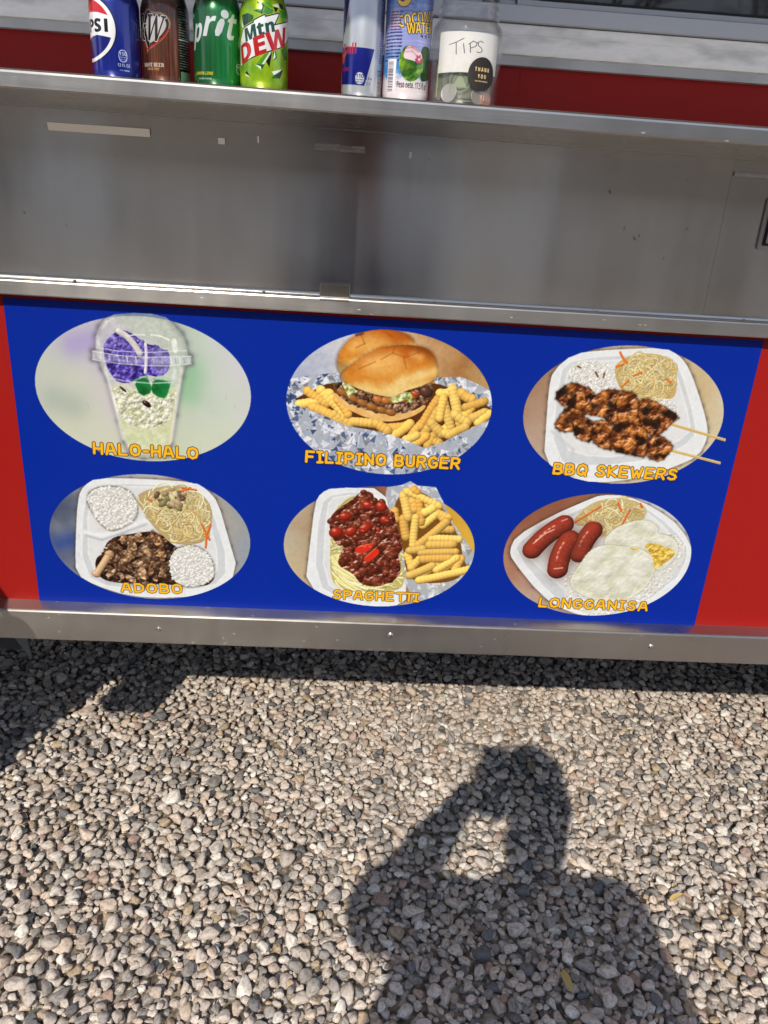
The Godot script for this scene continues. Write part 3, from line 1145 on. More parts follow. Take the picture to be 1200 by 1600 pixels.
func paint_menu() -> Array:
	var cv := Canvas.new(2048, 909, BLUE)
	var outs := []
	var white := [Color(0.95, 0.955, 0.94), Color(0.92, 0.93, 0.915), Color(0.97, 0.975, 0.96)]
	var noodle := [Color(0.95, 0.89, 0.66), Color(0.91, 0.82, 0.55), Color(0.97, 0.93, 0.75), Color(0.87, 0.76, 0.50)]

	# ---- shaved ice dessert in a domed cup
	var oval := ring(352, 231, 293, 203)
	var cup := pv([221, 128, 230, 124, 234, 87, 244, 62, 262, 38, 287, 27, 335, 21, 382, 20, 420, 27, 435, 38, 447, 54, 461, 67, 471, 92, 476, 124, 484, 128, 484, 147, 467, 155, 459, 184, 437, 294, 420, 378, 411, 413, 340, 424, 303, 416, 289, 379, 277, 319, 256, 206, 242, 175, 237, 154, 219, 150])
	backdrop(cv, oval, [Color(0.76, 0.79, 0.77), Color(0.79, 0.80, 0.80), Color(0.80, 0.76, 0.86), Color(0.72, 0.78, 0.72), Color(0.78, 0.83, 0.80), Color(0.82, 0.82, 0.86)], Color(0.83, 0.86, 0.74), 0.75)
	var both := Geometry2D.merge_polygons(oval, cup)
	outs.append(both[0])
	cv.line(Vector2(174, 111), Vector2(234, 96), 40, Color(0.62, 0.55, 0.86), 0.55, true)
	cv.line(Vector2(481, 173), Vector2(470, 224), 40, Color(0.46, 0.74, 0.52), 0.5, true)
	cv.line(Vector2(111, 268), Vector2(158, 284), 42, Color(0.62, 0.68, 0.64), 0.5, true)
	var rim2 := PackedVector2Array(cup)
	rim2.append(cup[0])
	cv.path(rim2, 9, Color(0.35, 0.36, 0.40), 0.4, true)
	cv.fill([cup], Color.WHITE, func(x: int, y: int) -> Color:
		var v := cv.nz.get_noise_2d(x * 0.5, y * 0.5)
		return Color(0.80 + 0.05 * v, 0.83 + 0.05 * v, 0.80 + 0.04 * v), 0.0, 0.5)
	var milk := pv([261, 224, 284, 215, 387, 236, 445, 212, 420, 373, 405, 408, 308, 413, 292, 374])
	cv.fill([milk], Color.WHITE, func(x: int, y: int) -> Color:
		var v := cv.nz.get_noise_2d(x, y)
		return Color(0.84 + 0.06 * v, 0.87 + 0.05 * v, 0.70 + 0.09 * v), 0.0, 0.85)
	var ice := rounded(pv([261, 224, 284, 223, 330, 234, 428, 242, 445, 220, 433, 264, 417, 320, 366, 336, 308, 334, 281, 305]))
	cv.lumps(ice, 0.05, Color(0.84, 0.86, 0.72), Color(0.93, 0.94, 0.88), 0.55, 1.0, 0.2, 14)
	cv.grains(ice, 60, 2.5, 7, 1.4, 2, 0.4, [Color(0.93, 0.94, 0.86), Color(0.87, 0.89, 0.74), Color(0.95, 0.96, 0.92), Color(0.85, 0.87, 0.80)], 0.15, 0.92)
	for k in 14:
		var p := Vector2(322, 313) + Vector2(cv.rnd(-22, 30), cv.rnd(-24, 12))
		cv.blob(p.x, p.y, cv.rnd(3, 7), cv.rnd(2, 4), cv.rnd(0, 3), 6, 3, Color(0.78, 0.80, 0.52), 0.1, 0.8)
	var ube := rounded(pv([250, 117, 259, 99, 281, 77, 302, 67, 324, 71, 353, 92, 378, 105, 394, 100, 408, 114, 426, 114, 427, 165, 400, 190, 353, 185, 321, 210, 284, 212, 264, 187, 254, 164]), 1)
	cv.lumps(ube, 0.045, Color(0.21, 0.15, 0.54), Color(0.49, 0.42, 0.86), 0.9, 3.0, 0.15, 3)
	cv.grains(rounded(pv([253, 117, 261, 99, 283, 78, 304, 68, 326, 75, 353, 96, 378, 110, 376, 147, 313, 161, 263, 153])), 170, 2.5, 7, 1.3, 5, 0.8, [Color(0.52, 0.47, 0.86), Color(0.43, 0.38, 0.78), Color(0.62, 0.57, 0.91), Color(0.36, 0.31, 0.69)], 0.1, 0.62)
	cv.fill([pv([378, 113, 393, 104, 411, 114, 427, 115, 427, 165, 400, 187, 375, 157])], Color(0.62, 0.62, 0.80), null, -1.0, 0.45)
	cv.tube(Vector2(294, 71), Vector2(326, 85), Vector2(346, 127), 8.5, 30, Color(0.84, 0.83, 0.82), 0, 8, 0, 0.85)
	cv.tube(Vector2(363, 101), Vector2(366, 137), Vector2(358, 179), 4.5, 30, Color(0.88, 0.86, 0.92), 0, 8, 0, 0.75)
	for j: PackedVector2Array in [pv([325, 203, 363, 189, 377, 231, 342, 248]), pv([379, 195, 428, 199, 412, 248, 392, 247, 371, 232])]:
		cv.fill([rounded(j, 1)], Color.WHITE, func(x: int, y: int) -> Color:
			var v := cv.nz.get_noise_2d(x * 1.2, y * 1.2)
			return Color(0.07 + 0.07 * v, 0.44 + 0.12 * v, 0.20 + 0.08 * v), 40.0)
		cv.fill([PackedVector2Array([j[0], j[1], j[2]])], Color(0.13, 0.52, 0.27), null, -1.0, 0.5)
		cv.line(j[0], j[1], 1.6, Color(0.50, 0.78, 0.58), 0.6)
		cv.line(j[1], j[2], 1.2, Color(0.35, 0.65, 0.45), 0.5)
	cv.blob(357, 266, 14, 8, 0.6, 40, 6, Color(0.22, 0.08, 0.13), 0.5)
	cv.blob(295, 228, 13, 4, 0.7, 40, 3, Color(0.24, 0.24, 0.22), 0.0)
	cv.blob(392, 319, 8, 4, -0.5, 40, 4, Color(0.60, 0.58, 0.30), 0.0)
	# clear plastic: rim band with its ribs, folds and glints
	var band := pv([221, 128, 289, 136, 366, 137, 484, 128, 484, 147, 417, 158, 355, 160, 288, 157, 219, 150])
	cv.fill([band], Color(0.86, 0.88, 0.92), null, -1.0, 0.30)
	for k in 22:
		var t := (k + 0.5) / 22.0
		var a := Vector2(223, 134).lerp(Vector2(482, 133), t) + Vector2(0, 6.0 * sin(t * PI))
		cv.line(a, a + Vector2(1.5, 13), 2.0, Color(0.96, 0.97, 0.98) if k % 2 else Color(0.55, 0.54, 0.68), cv.rnd(0.25, 0.7))
	cv.path(pv([221, 128, 289, 136, 366, 137, 484, 128]), 1.4, Color(0.95, 0.96, 0.97), 0.7)
	cv.path(pv([219, 151, 288, 158, 355, 160, 417, 158, 484, 148]), 1.4, Color(0.95, 0.96, 0.97), 0.6)
	cv.path(pv([232, 118, 290, 124, 367, 124, 472, 113]), 1.3, Color(0.93, 0.94, 0.96), 0.7)
	cv.path(pv([251, 66, 265, 48, 284, 37]), 4, Color(0.95, 0.96, 0.95), 0.5, true)
	cv.path(pv([380, 76, 405, 78, 427, 87]), 2.0, Color(0.98, 0.98, 0.97), 0.85)
	cv.path(pv([313, 83, 336, 78, 362, 77]), 2.0, Color(0.93, 0.93, 0.95), 0.8)
	cv.line(Vector2(440, 89), Vector2(442, 114), 7, Color(0.97, 0.98, 0.97), 0.75)
	cv.line(Vector2(239, 92), Vector2(238, 113), 7, Color(0.94, 0.95, 0.96), 0.6, true)
	cv.line(Vector2(252, 174), Vector2(287, 371), 5, Color(0.94, 0.95, 0.93), 0.65, true)
	cv.line(Vector2(267, 243), Vector2(276, 291), 3, Color(0.99, 0.99, 0.97), 0.7)
	cv.line(Vector2(456, 163), Vector2(420, 373), 5, Color(0.96, 0.93, 0.92), 0.6, true)
	cv.line(Vector2(437, 170), Vector2(433, 191), 6, Color(0.95, 0.96, 0.98), 0.6, true)
	cv.path(pv([262, 200, 311, 206, 373, 208, 430, 202]), 2, Color(0.93, 0.94, 0.96), 0.6)
	cv.rough(cup, 0.07, 2.5)
	cv.outside(both[0], cv.box([both[0]]).grow(26), BLUE)

	# ---- burger with crinkle fries in foil
	oval = ring(1030, 234, 288, 206)
	var bun_back := pv([878, 130, 881, 98, 906, 62, 939, 39, 979, 28, 1025, 26, 1060, 34, 1083, 49, 1092, 71, 1028, 81, 961, 125, 910, 169, 889, 153])
	backdrop(cv, oval, [Color(0.66, 0.70, 0.80), Color(0.78, 0.80, 0.85), Color(0.88, 0.86, 0.84), Color(0.80, 0.65, 0.48), Color(0.66, 0.46, 0.26), Color(0.74, 0.60, 0.40)], Color(0.45, 0.48, 0.60), 0.3)
	both = Geometry2D.merge_polygons(oval, rounded(bun_back))
	outs.append(both[0])
	var foils := [Color(0.86, 0.89, 0.94), Color(0.62, 0.68, 0.79), Color(0.28, 0.36, 0.53), Color(0.95, 0.96, 0.99), Color(0.18, 0.25, 0.43), Color(0.74, 0.77, 0.83), Color(0.48, 0.49, 0.53), Color(0.93, 0.94, 0.97)]
	foil(cv, pv([737, 179, 804, 163, 886, 150, 905, 194, 835, 221, 765, 256, 738, 239]), 150, 1, foils)
	foil(cv, pv([1145, 151, 1222, 144, 1284, 167, 1316, 184, 1320, 245, 1241, 212, 1167, 192]), 130, 1, foils)
	cv.fill([pv([765, 231, 852, 184, 986, 159, 1165, 168, 1263, 199, 1321, 232, 1324, 307, 1204, 339, 1132, 355, 1020, 323, 910, 297, 807, 253])], Color(0.36, 0.20, 0.07), null, 2.0)
	fries(cv, [777, 246, 830, 234, 799, 205, 854, 239, 835, 200, 890, 249, 859, 208, 909, 279, 815, 250, 909, 291, 873, 268, 921, 294, 927, 287, 994, 290, 1013, 304, 1079, 295, 1044, 322, 1090, 285, 1093, 326, 1131, 273, 1121, 293, 1162, 210, 1134, 311, 1165, 241, 1165, 315, 1200, 289, 1167, 192, 1190, 190, 1181, 221, 1206, 288, 1201, 178, 1223, 250, 1226, 189, 1258, 205, 1229, 275, 1260, 229, 1242, 230, 1295, 209, 1264, 260, 1301, 240, 1283, 272, 1311, 245, 1150, 279, 1183, 308, 1129, 317, 1180, 340, 1159, 316, 1144, 348, 1189, 308, 1238, 312, 1214, 250, 1253, 273, 993, 287, 1031, 310, 1106, 344, 1141, 317, 1173, 265, 1180, 203, 883, 225, 914, 266, 1274, 297, 1316, 289, 1081, 332, 1111, 318, 1202, 314, 1248, 286], 12.8, 3)
	# lower bun, patty, cheese, leaf
	cv.fill([rounded(pv([861, 199, 907, 224, 992, 256, 1075, 245, 1133, 224, 1129, 243, 1089, 269, 1029, 285, 969, 276, 902, 248]))], Color.WHITE, func(x: int, y: int) -> Color:
		var v := cv.nz.get_noise_2d(x, y)
		return Color(0.91 + 0.08 * v, 0.72 + 0.1 * v, 0.44 + 0.1 * v), 30.0)
	var patty := rounded(pv([869, 178, 905, 182, 1013, 212, 1106, 183, 1146, 160, 1147, 205, 1111, 243, 1052, 262, 980, 257, 913, 236, 876, 207]))
	cv.lumps(patty, 0.04, Color(0.30, 0.19, 0.12), Color(0.60, 0.44, 0.32), 1.0, 31, 0.4, 5)
	cv.grains(patty, 90, 3, 8, 1.4, 33, 0.6, [Color(0.45, 0.31, 0.22), Color(0.60, 0.47, 0.37), Color(0.30, 0.19, 0.13)], 0.3)
	cv.tube(Vector2(888, 201), Vector2(967, 245), Vector2(1040, 256), 9, 40, Color(0.62, 0.40, 0.19), 0.15, 30, 0.3)
	cv.tube(Vector2(990, 219), Vector2(1038, 229), Vector2(1096, 202), 10, 40, Color(0.70, 0.42, 0.20), 0.2, 26, 0.3)
	for leaf: PackedVector2Array in [pv([892, 176, 910, 175, 941, 201, 935, 205, 921, 205, 918, 224, 906, 203]), pv([1026, 217, 1042, 201, 1083, 191, 1093, 208, 1089, 229, 1076, 214, 1056, 225, 1038, 228])]:
		cv.lumps(rounded(leaf, 1), 0.05, Color(0.66, 0.74, 0.32), Color(0.94, 0.95, 0.78), 0.7, 50, 0.2, 17)
	cv.blob(1098, 198, 12, 8, 0.3, 48, 6, Color(0.76, 0.33, 0.16), 0.5)
	cv.blob(1128, 191, 20, 16, 0.3, 47, 8, Color(0.36, 0.23, 0.18), 0.3)
	# two halves of a soft bun
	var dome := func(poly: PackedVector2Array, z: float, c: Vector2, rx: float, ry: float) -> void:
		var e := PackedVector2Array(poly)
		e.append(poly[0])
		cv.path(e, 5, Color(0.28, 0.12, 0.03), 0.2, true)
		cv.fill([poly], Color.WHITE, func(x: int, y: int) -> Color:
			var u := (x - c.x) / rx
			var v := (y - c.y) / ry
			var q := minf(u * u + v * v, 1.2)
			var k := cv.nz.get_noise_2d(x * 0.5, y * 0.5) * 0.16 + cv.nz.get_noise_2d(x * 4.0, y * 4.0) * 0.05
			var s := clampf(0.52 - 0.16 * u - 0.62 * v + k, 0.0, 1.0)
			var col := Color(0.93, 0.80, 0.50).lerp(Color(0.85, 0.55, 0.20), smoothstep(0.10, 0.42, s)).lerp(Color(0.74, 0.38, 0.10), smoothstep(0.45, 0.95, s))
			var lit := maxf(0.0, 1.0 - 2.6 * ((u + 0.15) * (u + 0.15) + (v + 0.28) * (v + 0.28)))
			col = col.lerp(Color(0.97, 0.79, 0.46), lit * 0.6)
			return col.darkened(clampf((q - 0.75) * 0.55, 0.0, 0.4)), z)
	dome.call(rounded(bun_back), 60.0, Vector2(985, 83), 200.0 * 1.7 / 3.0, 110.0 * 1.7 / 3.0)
	cv.path(pv([907, 164, 931, 121, 971, 93, 1028, 76, 1088, 66]), 9, Color(0.96, 0.87, 0.62), 0.85, true)
	cv.path(pv([915, 151, 960, 108, 1017, 84]), 5, Color(0.99, 0.93, 0.74), 0.6, true)
	cv.line(Vector2(918, 81), Vector2(929, 69), 16, Color(0.97, 0.76, 0.42), 0.55, true)
	var front_bun := rounded(pv([889, 159, 909, 134, 959, 93, 1004, 72, 1062, 64, 1115, 67, 1143, 86, 1154, 121, 1157, 150, 1118, 176, 1071, 191, 1037, 213, 989, 207, 935, 192, 899, 173]))
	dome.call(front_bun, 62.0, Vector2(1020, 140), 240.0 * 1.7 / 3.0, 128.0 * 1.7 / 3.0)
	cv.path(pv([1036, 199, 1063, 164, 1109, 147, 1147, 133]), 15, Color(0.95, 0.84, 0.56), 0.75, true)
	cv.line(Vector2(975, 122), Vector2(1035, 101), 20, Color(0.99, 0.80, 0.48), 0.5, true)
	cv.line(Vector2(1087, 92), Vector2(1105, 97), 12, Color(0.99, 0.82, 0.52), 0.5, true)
	for c: PackedVector2Array in [pv([998, 109, 1029, 89, 1065, 99, 1110, 79]), pv([1029, 89, 1036, 69]), pv([1059, 97, 1070, 131]), pv([938, 138, 984, 115]), pv([939, 43, 952, 68, 929, 80]), pv([1002, 33, 1026, 46])]:
		cv.path(c, 1.8, Color(0.62, 0.33, 0.12), 0.55, true)
	cv.line(Vector2(928, 46), Vector2(945, 41), 4, Color(0.30, 0.10, 0.04), 0.7, true)
	foil(cv, pv([735, 221, 771, 249, 837, 270, 910, 300, 983, 309, 1044, 322, 1094, 338, 1138, 355, 1180, 340, 1249, 299, 1324, 257, 1331, 320, 1275, 374, 1150, 432, 1003, 453, 859, 408, 766, 336]), 760, 70, foils)
	for k in 60:
		var p := Vector2(1020, 336).lerp(Vector2(1125, 420), cv.rnd(0, 1)) + Vector2(cv.rnd(-70, 60), cv.rnd(-24, 14))
		if Geometry2D.is_point_in_polygon(p, oval):
			cv.line(p, p, 1.1, Color(0.78, 0.84, 0.94), 0.7)
	cv.rough(both[0], 0.06, 2.5)
	cv.outside(both[0], cv.box([both[0]]).grow(26), BLUE)

	# ---- skewers on a foam tray
	oval = ring(1697, 234, 288, 202)
	backdrop(cv, oval, [Color(0.62, 0.48, 0.38), Color(0.66, 0.53, 0.44), Color(0.80, 0.74, 0.66), Color(0.78, 0.66, 0.48), Color(0.80, 0.72, 0.56), Color(0.83, 0.79, 0.68)], Color(0.86, 0.83, 0.78), 0.6)
	var tray := rounded(pv([1476, 114, 1525, 63, 1616, 48, 1776, 33, 1821, 52, 1857, 87, 1908, 174, 1943, 244, 1952, 284, 1938, 339, 1872, 376, 1773, 416, 1650, 438, 1560, 420, 1487, 375, 1478, 262, 1471, 159]), 1)
	both = Geometry2D.merge_polygons(oval, tray)
	var whole: PackedVector2Array = both[0]
	for s: PackedVector2Array in [pv([1901, 260, 2006, 282, 2007, 293, 1903, 270]), pv([1916, 332, 2008, 352, 2008, 362, 1919, 344])]:
		whole = Geometry2D.merge_polygons(whole, s)[0]
	outs.append(whole)
	foam_tray(cv, tray, rounded(pv([1491, 120, 1530, 75, 1776, 48, 1822, 70, 1909, 239, 1914, 292, 1827, 351, 1635, 388, 1510, 374]), 1), rounded(pv([1510, 131, 1538, 86, 1772, 61, 1812, 83, 1893, 240, 1892, 280, 1810, 332, 1637, 361, 1527, 332]), 1))
	cv.line(Vector2(1498, 287), Vector2(1567, 337), 5, Color(0.80, 0.82, 0.84), 0.8, true)
	cv.line(Vector2(1567, 337), Vector2(1580, 419), 5, Color(0.80, 0.82, 0.84), 0.8, true)
	for r: PackedVector2Array in [rounded(pv([1515, 125, 1535, 89, 1583, 76, 1635, 87, 1659, 129, 1660, 174, 1607, 183, 1546, 161])), rounded(pv([1743, 189, 1778, 171, 1833, 184, 1857, 222, 1834, 256, 1767, 247]))]:
		cv.fill([r], Color(0.86, 0.865, 0.84), null, 1.0)
		cv.grains(r, 460, 2.0, 3.2, 2.4, 4, 0.9, white, 0.1, 0.80)
	for s: PackedVector2Array in [pv([1595, 111, 1604, 123]), pv([1621, 113, 1620, 125]), pv([1580, 153, 1591, 162]), pv([1543, 98, 1551, 101])]:
		cv.path(s, 2.6, Color(0.45, 0.26, 0.13), 0.85)
	var pancit := rounded(pv([1643, 93, 1669, 66, 1717, 50, 1781, 54, 1817, 77, 1833, 139, 1831, 178, 1778, 171, 1743, 189, 1689, 172, 1660, 136]))
	cv.fill([pancit], Color(0.80, 0.69, 0.44), null, 1.0)
	cv.noodles(pancit, 560, 2.2, 62, 5, noodle, 0.9)
	for s: PackedVector2Array in [pv([1654, 52, 1662, 67, 1678, 80]), pv([1650, 92, 1668, 85]), pv([1675, 148, 1690, 129]), pv([1704, 114, 1724, 104]), pv([1797, 119, 1811, 128])]:
		cv.tube(s[0], s[1], s[-1], 3.4, 24, Color(0.93, 0.48, 0.16), 0, 8, 0.2)
	cv.line(Vector2(1834, 247), Vector2(2006, 287), 4.0, Color(0.80, 0.68, 0.40))
	cv.line(Vector2(1833, 244), Vector2(2005, 284), 1.6, Color(0.92, 0.84, 0.60), 0.8)
	cv.line(Vector2(1850, 325), Vector2(2006, 357), 4.0, Color(0.80, 0.68, 0.40))
	cv.line(Vector2(1849, 323), Vector2(2005, 354), 1.6, Color(0.92, 0.84, 0.60), 0.8)
	var sk := 0
	for p: PackedVector2Array in [pv([1491, 183, 1528, 148, 1558, 150, 1607, 177, 1605, 203, 1577, 226, 1530, 215]), pv([1586, 219, 1607, 185, 1633, 162, 1667, 163, 1715, 167, 1719, 190, 1738, 200, 1741, 261, 1692, 257, 1655, 252, 1643, 233, 1597, 231]), pv([1669, 178, 1710, 167, 1737, 196, 1775, 194, 1786, 224, 1778, 273, 1733, 264, 1692, 257]), pv([1734, 200, 1751, 180, 1793, 195, 1855, 225, 1833, 243, 1820, 266, 1793, 283, 1758, 260]), pv([1505, 269, 1514, 247, 1530, 215, 1581, 228, 1580, 247, 1562, 279, 1528, 285]), pv([1555, 253, 1584, 243, 1619, 259, 1617, 312, 1578, 303, 1563, 288]), pv([1612, 272, 1626, 249, 1666, 256, 1683, 331, 1648, 326, 1618, 307]), pv([1673, 296, 1679, 256, 1731, 257, 1774, 277, 1783, 347, 1738, 342, 1684, 333]), pv([1777, 313, 1792, 281, 1815, 286, 1852, 309, 1850, 327, 1830, 358, 1788, 349])]:
		meat_piece(cv, p, 30 + sk, 20 + sk * 3, [0.10, -0.12, -0.2, 0.05, 0.1, 0.05, 0.0, 0.08, -0.1][sk])
		sk += 1
	for b: Array in [[1652, 200, 13, 21, 0.2], [1757, 210, 24, 15, -0.3], [1610, 207, 20, 12, -0.5], [1536, 254, 22, 15, 0.9], [1597, 255, 14, 11, 0.3], [1810, 216, 20, 12, 0.6], [1515, 171, 20, 12, -0.7], [1628, 260, 10, 10, 0]]:
		var dir: Vector2 = Vector2.from_angle(b[4]) * (b[2] - b[3]) * 0.5 if b[2] > b[3] else Vector2.from_angle(b[4] + PI / 2) * (b[3] - b[2]) * 0.5
		cv.line(Vector2(b[0], b[1]) - dir, Vector2(b[0], b[1]) + dir, minf(b[2], b[3]) * 0.62, Color(0.10, 0.075, 0.075), 0.85, true)
	cv.rough(whole, 0.025, 2.5)
	cv.outside(whole, cv.box([whole]).grow(14), BLUE)

	# ---- stewed chicken with rice and noodles
	oval = ring(347, 677, 294, 203)
	backdrop(cv, oval, [Color(0.20, 0.24, 0.36), Color(0.50, 0.53, 0.58), Color(0.7, 0.7, 0.72), Color(0.75, 0.74, 0.72), Color(0.62, 0.50, 0.42), Color(0.67, 0.65, 0.62), Color(0.60, 0.63, 0.66)], Color(0.62, 0.65, 0.70), 0.55)
	cv.line(Vector2(79, 705), Vector2(114, 691), 30, Color(0.12, 0.24, 0.62), 0.55, true)
	tray = rounded(pv([145, 555, 165, 518, 202, 492, 333, 488, 483, 491, 518, 513, 548, 550, 576, 663, 604, 773, 539, 852, 404, 875, 276, 874, 175, 842, 118, 805, 124, 715]), 1)
	both = Geometry2D.merge_polygons(oval, tray)
	var clipped := Geometry2D.intersect_polygons(both[0], Geometry2D.merge_polygons(oval, pv([122, 479, 574, 457, 547, 602, 137, 622]))[0])
	outs.append(clipped[0])
	foam_tray(cv, tray, rounded(pv([159, 560, 206, 507, 474, 502, 523, 543, 581, 765, 521, 839, 231, 852, 135, 804]), 1), rounded(pv([172, 566, 214, 516, 468, 509, 506, 549, 552, 753, 510, 820, 244, 835, 157, 790]), 1))
	cv.path(pv([155, 664, 205, 674, 245, 660, 336, 618]), 8, Color(0.95, 0.96, 0.97), 0.9, true)
	cv.path(pv([160, 676, 204, 687, 250, 669, 336, 631]), 4, Color(0.72, 0.74, 0.78), 0.8, true)
	var sauce := rounded(pv([176, 757, 200, 731, 227, 679, 289, 664, 368, 648, 411, 696, 445, 707, 532, 767, 534, 806, 498, 834, 371, 826, 244, 832, 182, 815]))
	cv.lumps(sauce, 0.02, Color(0.17, 0.10, 0.07), Color(0.30, 0.19, 0.13), 0.8, 2, 0.6, 8)
	cv.chunks(rounded(pv([219, 705, 289, 670, 368, 651, 406, 696, 403, 747, 372, 813, 250, 825, 207, 788])), 170, 9, 18, 6, [[Color(0.52, 0.37, 0.25), Color(0.78, 0.62, 0.46)], [Color(0.44, 0.30, 0.20), Color(0.68, 0.50, 0.36)], [Color(0.60, 0.45, 0.32), Color(0.86, 0.71, 0.55)], [Color(0.34, 0.23, 0.16), Color(0.56, 0.40, 0.28)]], 0.3)
	cv.chunks(pv([265, 690, 311, 675, 318, 744, 278, 753]), 5, 18, 22, 20, [[Color(0.55, 0.40, 0.27), Color(0.78, 0.62, 0.46)]], 0.3)
	cv.chunks(pv([345, 667, 390, 672, 398, 734, 353, 736]), 5, 15, 20, 20, [[Color(0.50, 0.33, 0.20), Color(0.80, 0.60, 0.42)]], 0.4)
	cv.tube(Vector2(178, 802), Vector2(200, 769), Vector2(223, 730), 11, 24, Color(0.86, 0.71, 0.54), 0.0, 8, 0.3)
	cv.blob(177, 801, 15, 11, 0.5, 26, 9, Color(0.87, 0.70, 0.56), 0.35)
	cv.blob(222, 733, 15, 12, 0.4, 26, 9, Color(0.80, 0.63, 0.46), 0.3)
	pancit = rounded(pv([307, 547, 342, 522, 397, 507, 452, 504, 501, 526, 528, 560, 532, 609, 514, 678, 457, 694, 412, 689, 368, 654, 337, 606]))
	cv.fill([pancit], Color(0.74, 0.66, 0.47), null, 3.0)
	cv.noodles(pancit, 520, 2.6, 58, 8, noodle, 0.9)
	cv.grains(rounded(pv([358, 527, 419, 509, 457, 522, 449, 582, 383, 567])), 46, 4, 10, 1.8, 24, 0.6, [Color(0.80, 0.76, 0.58), Color(0.60, 0.56, 0.38), Color(0.74, 0.63, 0.50), Color(0.45, 0.36, 0.27)], 0.2)
	for s: PackedVector2Array in [pv([498, 623, 520, 672]), pv([524, 622, 514, 653]), pv([513, 647, 508, 698]), pv([446, 510, 485, 515]), pv([443, 520, 468, 509]), pv([356, 554, 346, 551])]:
		cv.tube(s[0], (s[0] + s[1]) / 2, s[1], 3.6, 34, Color(0.90, 0.45, 0.18), 0, 8, 0.2)
	for r: PackedVector2Array in [rounded(pv([167, 560, 188, 529, 238, 515, 292, 524, 315, 565, 309, 614, 262, 647, 228, 657, 197, 625])), rounded(pv([397, 773, 405, 721, 445, 694, 496, 698, 532, 748, 528, 806, 475, 835, 412, 825]))]:
		cv.path(r, 5, Color(0.3, 0.25, 0.2), 0.4, true)
		cv.fill([r], Color(0.84, 0.845, 0.83), null, 30.0)
		cv.grains(r, 700, 2.1, 3.4, 2.4, 34, 0.9, white, 0.1, 0.78)
	cv.rough(clipped[0], 0.028, 2.5)
	cv.outside(clipped[0], cv.box([both[0]]).grow(14), BLUE)

	# ---- spaghetti in meat sauce with fries
	oval = ring(1028, 677, 288, 199)
	backdrop(cv, oval, [Color(0.72, 0.68, 0.60), Color(0.66, 0.55, 0.44), Color(0.58, 0.38, 0.27), Color(0.6, 0.42, 0.3), Color(0.8, 0.62, 0.22), Color(0.86, 0.67, 0.22)], Color(0.86, 0.80, 0.62), 0.65)
	tray = rounded(pv([830, 538, 846, 507, 879, 488, 1041, 483, 1061, 619, 1134, 837, 1078, 880, 922, 880, 808, 811, 817, 694]), 1)
	var wrap := pv([1035, 504, 1038, 479, 1079, 471, 1105, 457, 1127, 470, 1181, 472, 1208, 519, 1235, 574, 1319, 684, 1316, 736, 1257, 805, 1195, 848, 1147, 843, 1107, 785, 1058, 582])
	both = Geometry2D.merge_polygons(oval, tray)
	both = Geometry2D.merge_polygons(both[0], wrap)
	clipped = Geometry2D.intersect_polygons(both[0], Geometry2D.merge_polygons(oval, pv([778, 463, 1189, 442, 1222, 549, 1095, 618, 809, 619]))[0])
	outs.append(clipped[0])
	foam_tray(cv, tray, rounded(pv([842, 543, 885, 503, 1041, 495, 1111, 838, 933, 865, 834, 804]), 1), rounded(pv([864, 548, 891, 512, 1042, 503, 1110, 825, 944, 845, 860, 796]), 1))
	foil(cv, wrap, 420, 2, [Color(0.86, 0.88, 0.88), Color(0.70, 0.71, 0.70), Color(0.95, 0.96, 0.96), Color(0.56, 0.57, 0.55), Color(0.78, 0.79, 0.78), Color(0.90, 0.91, 0.90)])
	var spa := rounded(pv([879, 653, 886, 547, 958, 507, 1009, 511, 1059, 594, 1096, 707, 1113, 784, 1097, 818, 991, 833, 902, 817, 881, 768]))
	cv.fill([spa], Color(0.78, 0.73, 0.42), null, 3.0)
	cv.noodles(spa, 420, 4.3, 95, 6, [Color(0.97, 0.94, 0.66), Color(0.93, 0.89, 0.58), Color(0.98, 0.96, 0.76)], 0.6, 12)
	for k in 34:
		var a := Vector2(883, 704).lerp(Vector2(898, 794), cv.rnd(0, 1)) + Vector2(cv.rnd(-3, 22), 0)
		cv.tube(a, a + Vector2(cv.rnd(4, 26), cv.rnd(20, 40)), a + Vector2(cv.rnd(40, 150), cv.rnd(30, 70)), 4.3, 14 + cv.rnd(0, 8), Color(0.98, 0.95, 0.68), 0, 8, 0.15, 0.55)
	var meat := rounded(pv([963, 495, 997, 496, 1004, 523, 1032, 522, 1054, 557, 1089, 605, 1102, 668, 1083, 701, 1097, 726, 1094, 772, 1049, 801, 1014, 809, 972, 797, 953, 765, 902, 741, 909, 702, 925, 670, 902, 677, 877, 634, 873, 585, 898, 553, 936, 527]))
	cv.lumps(meat, 0.028, Color(0.36, 0.135, 0.085), Color(0.54, 0.255, 0.165), 0.7, 28, 0.45, 12)
	cv.grains(meat, 150, 4, 11, 1.3, 30, 0.45, [Color(0.49, 0.215, 0.14), Color(0.55, 0.26, 0.17), Color(0.43, 0.17, 0.105), Color(0.50, 0.22, 0.14), Color(0.37, 0.135, 0.085)], 0.3, 0.72)
	for b: Array in [[985, 539, 24, 15, 0.3], [1024, 541, 22, 19, 0.5], [919, 577, 26, 16, -0.2], [895, 630, 25, 22, 0.0], [938, 625, 25, 18, -0.5], [980, 612, 28, 18, -0.7], [1038, 583, 20, 16, 0.2], [1020, 615, 12, 8, 0.9]]:
		cv.blob(b[0], b[1], b[2] * 0.82, b[3] * 0.8, b[4], 38, 9, Color(0.68, 0.185, 0.105), 0.45, 0.55)
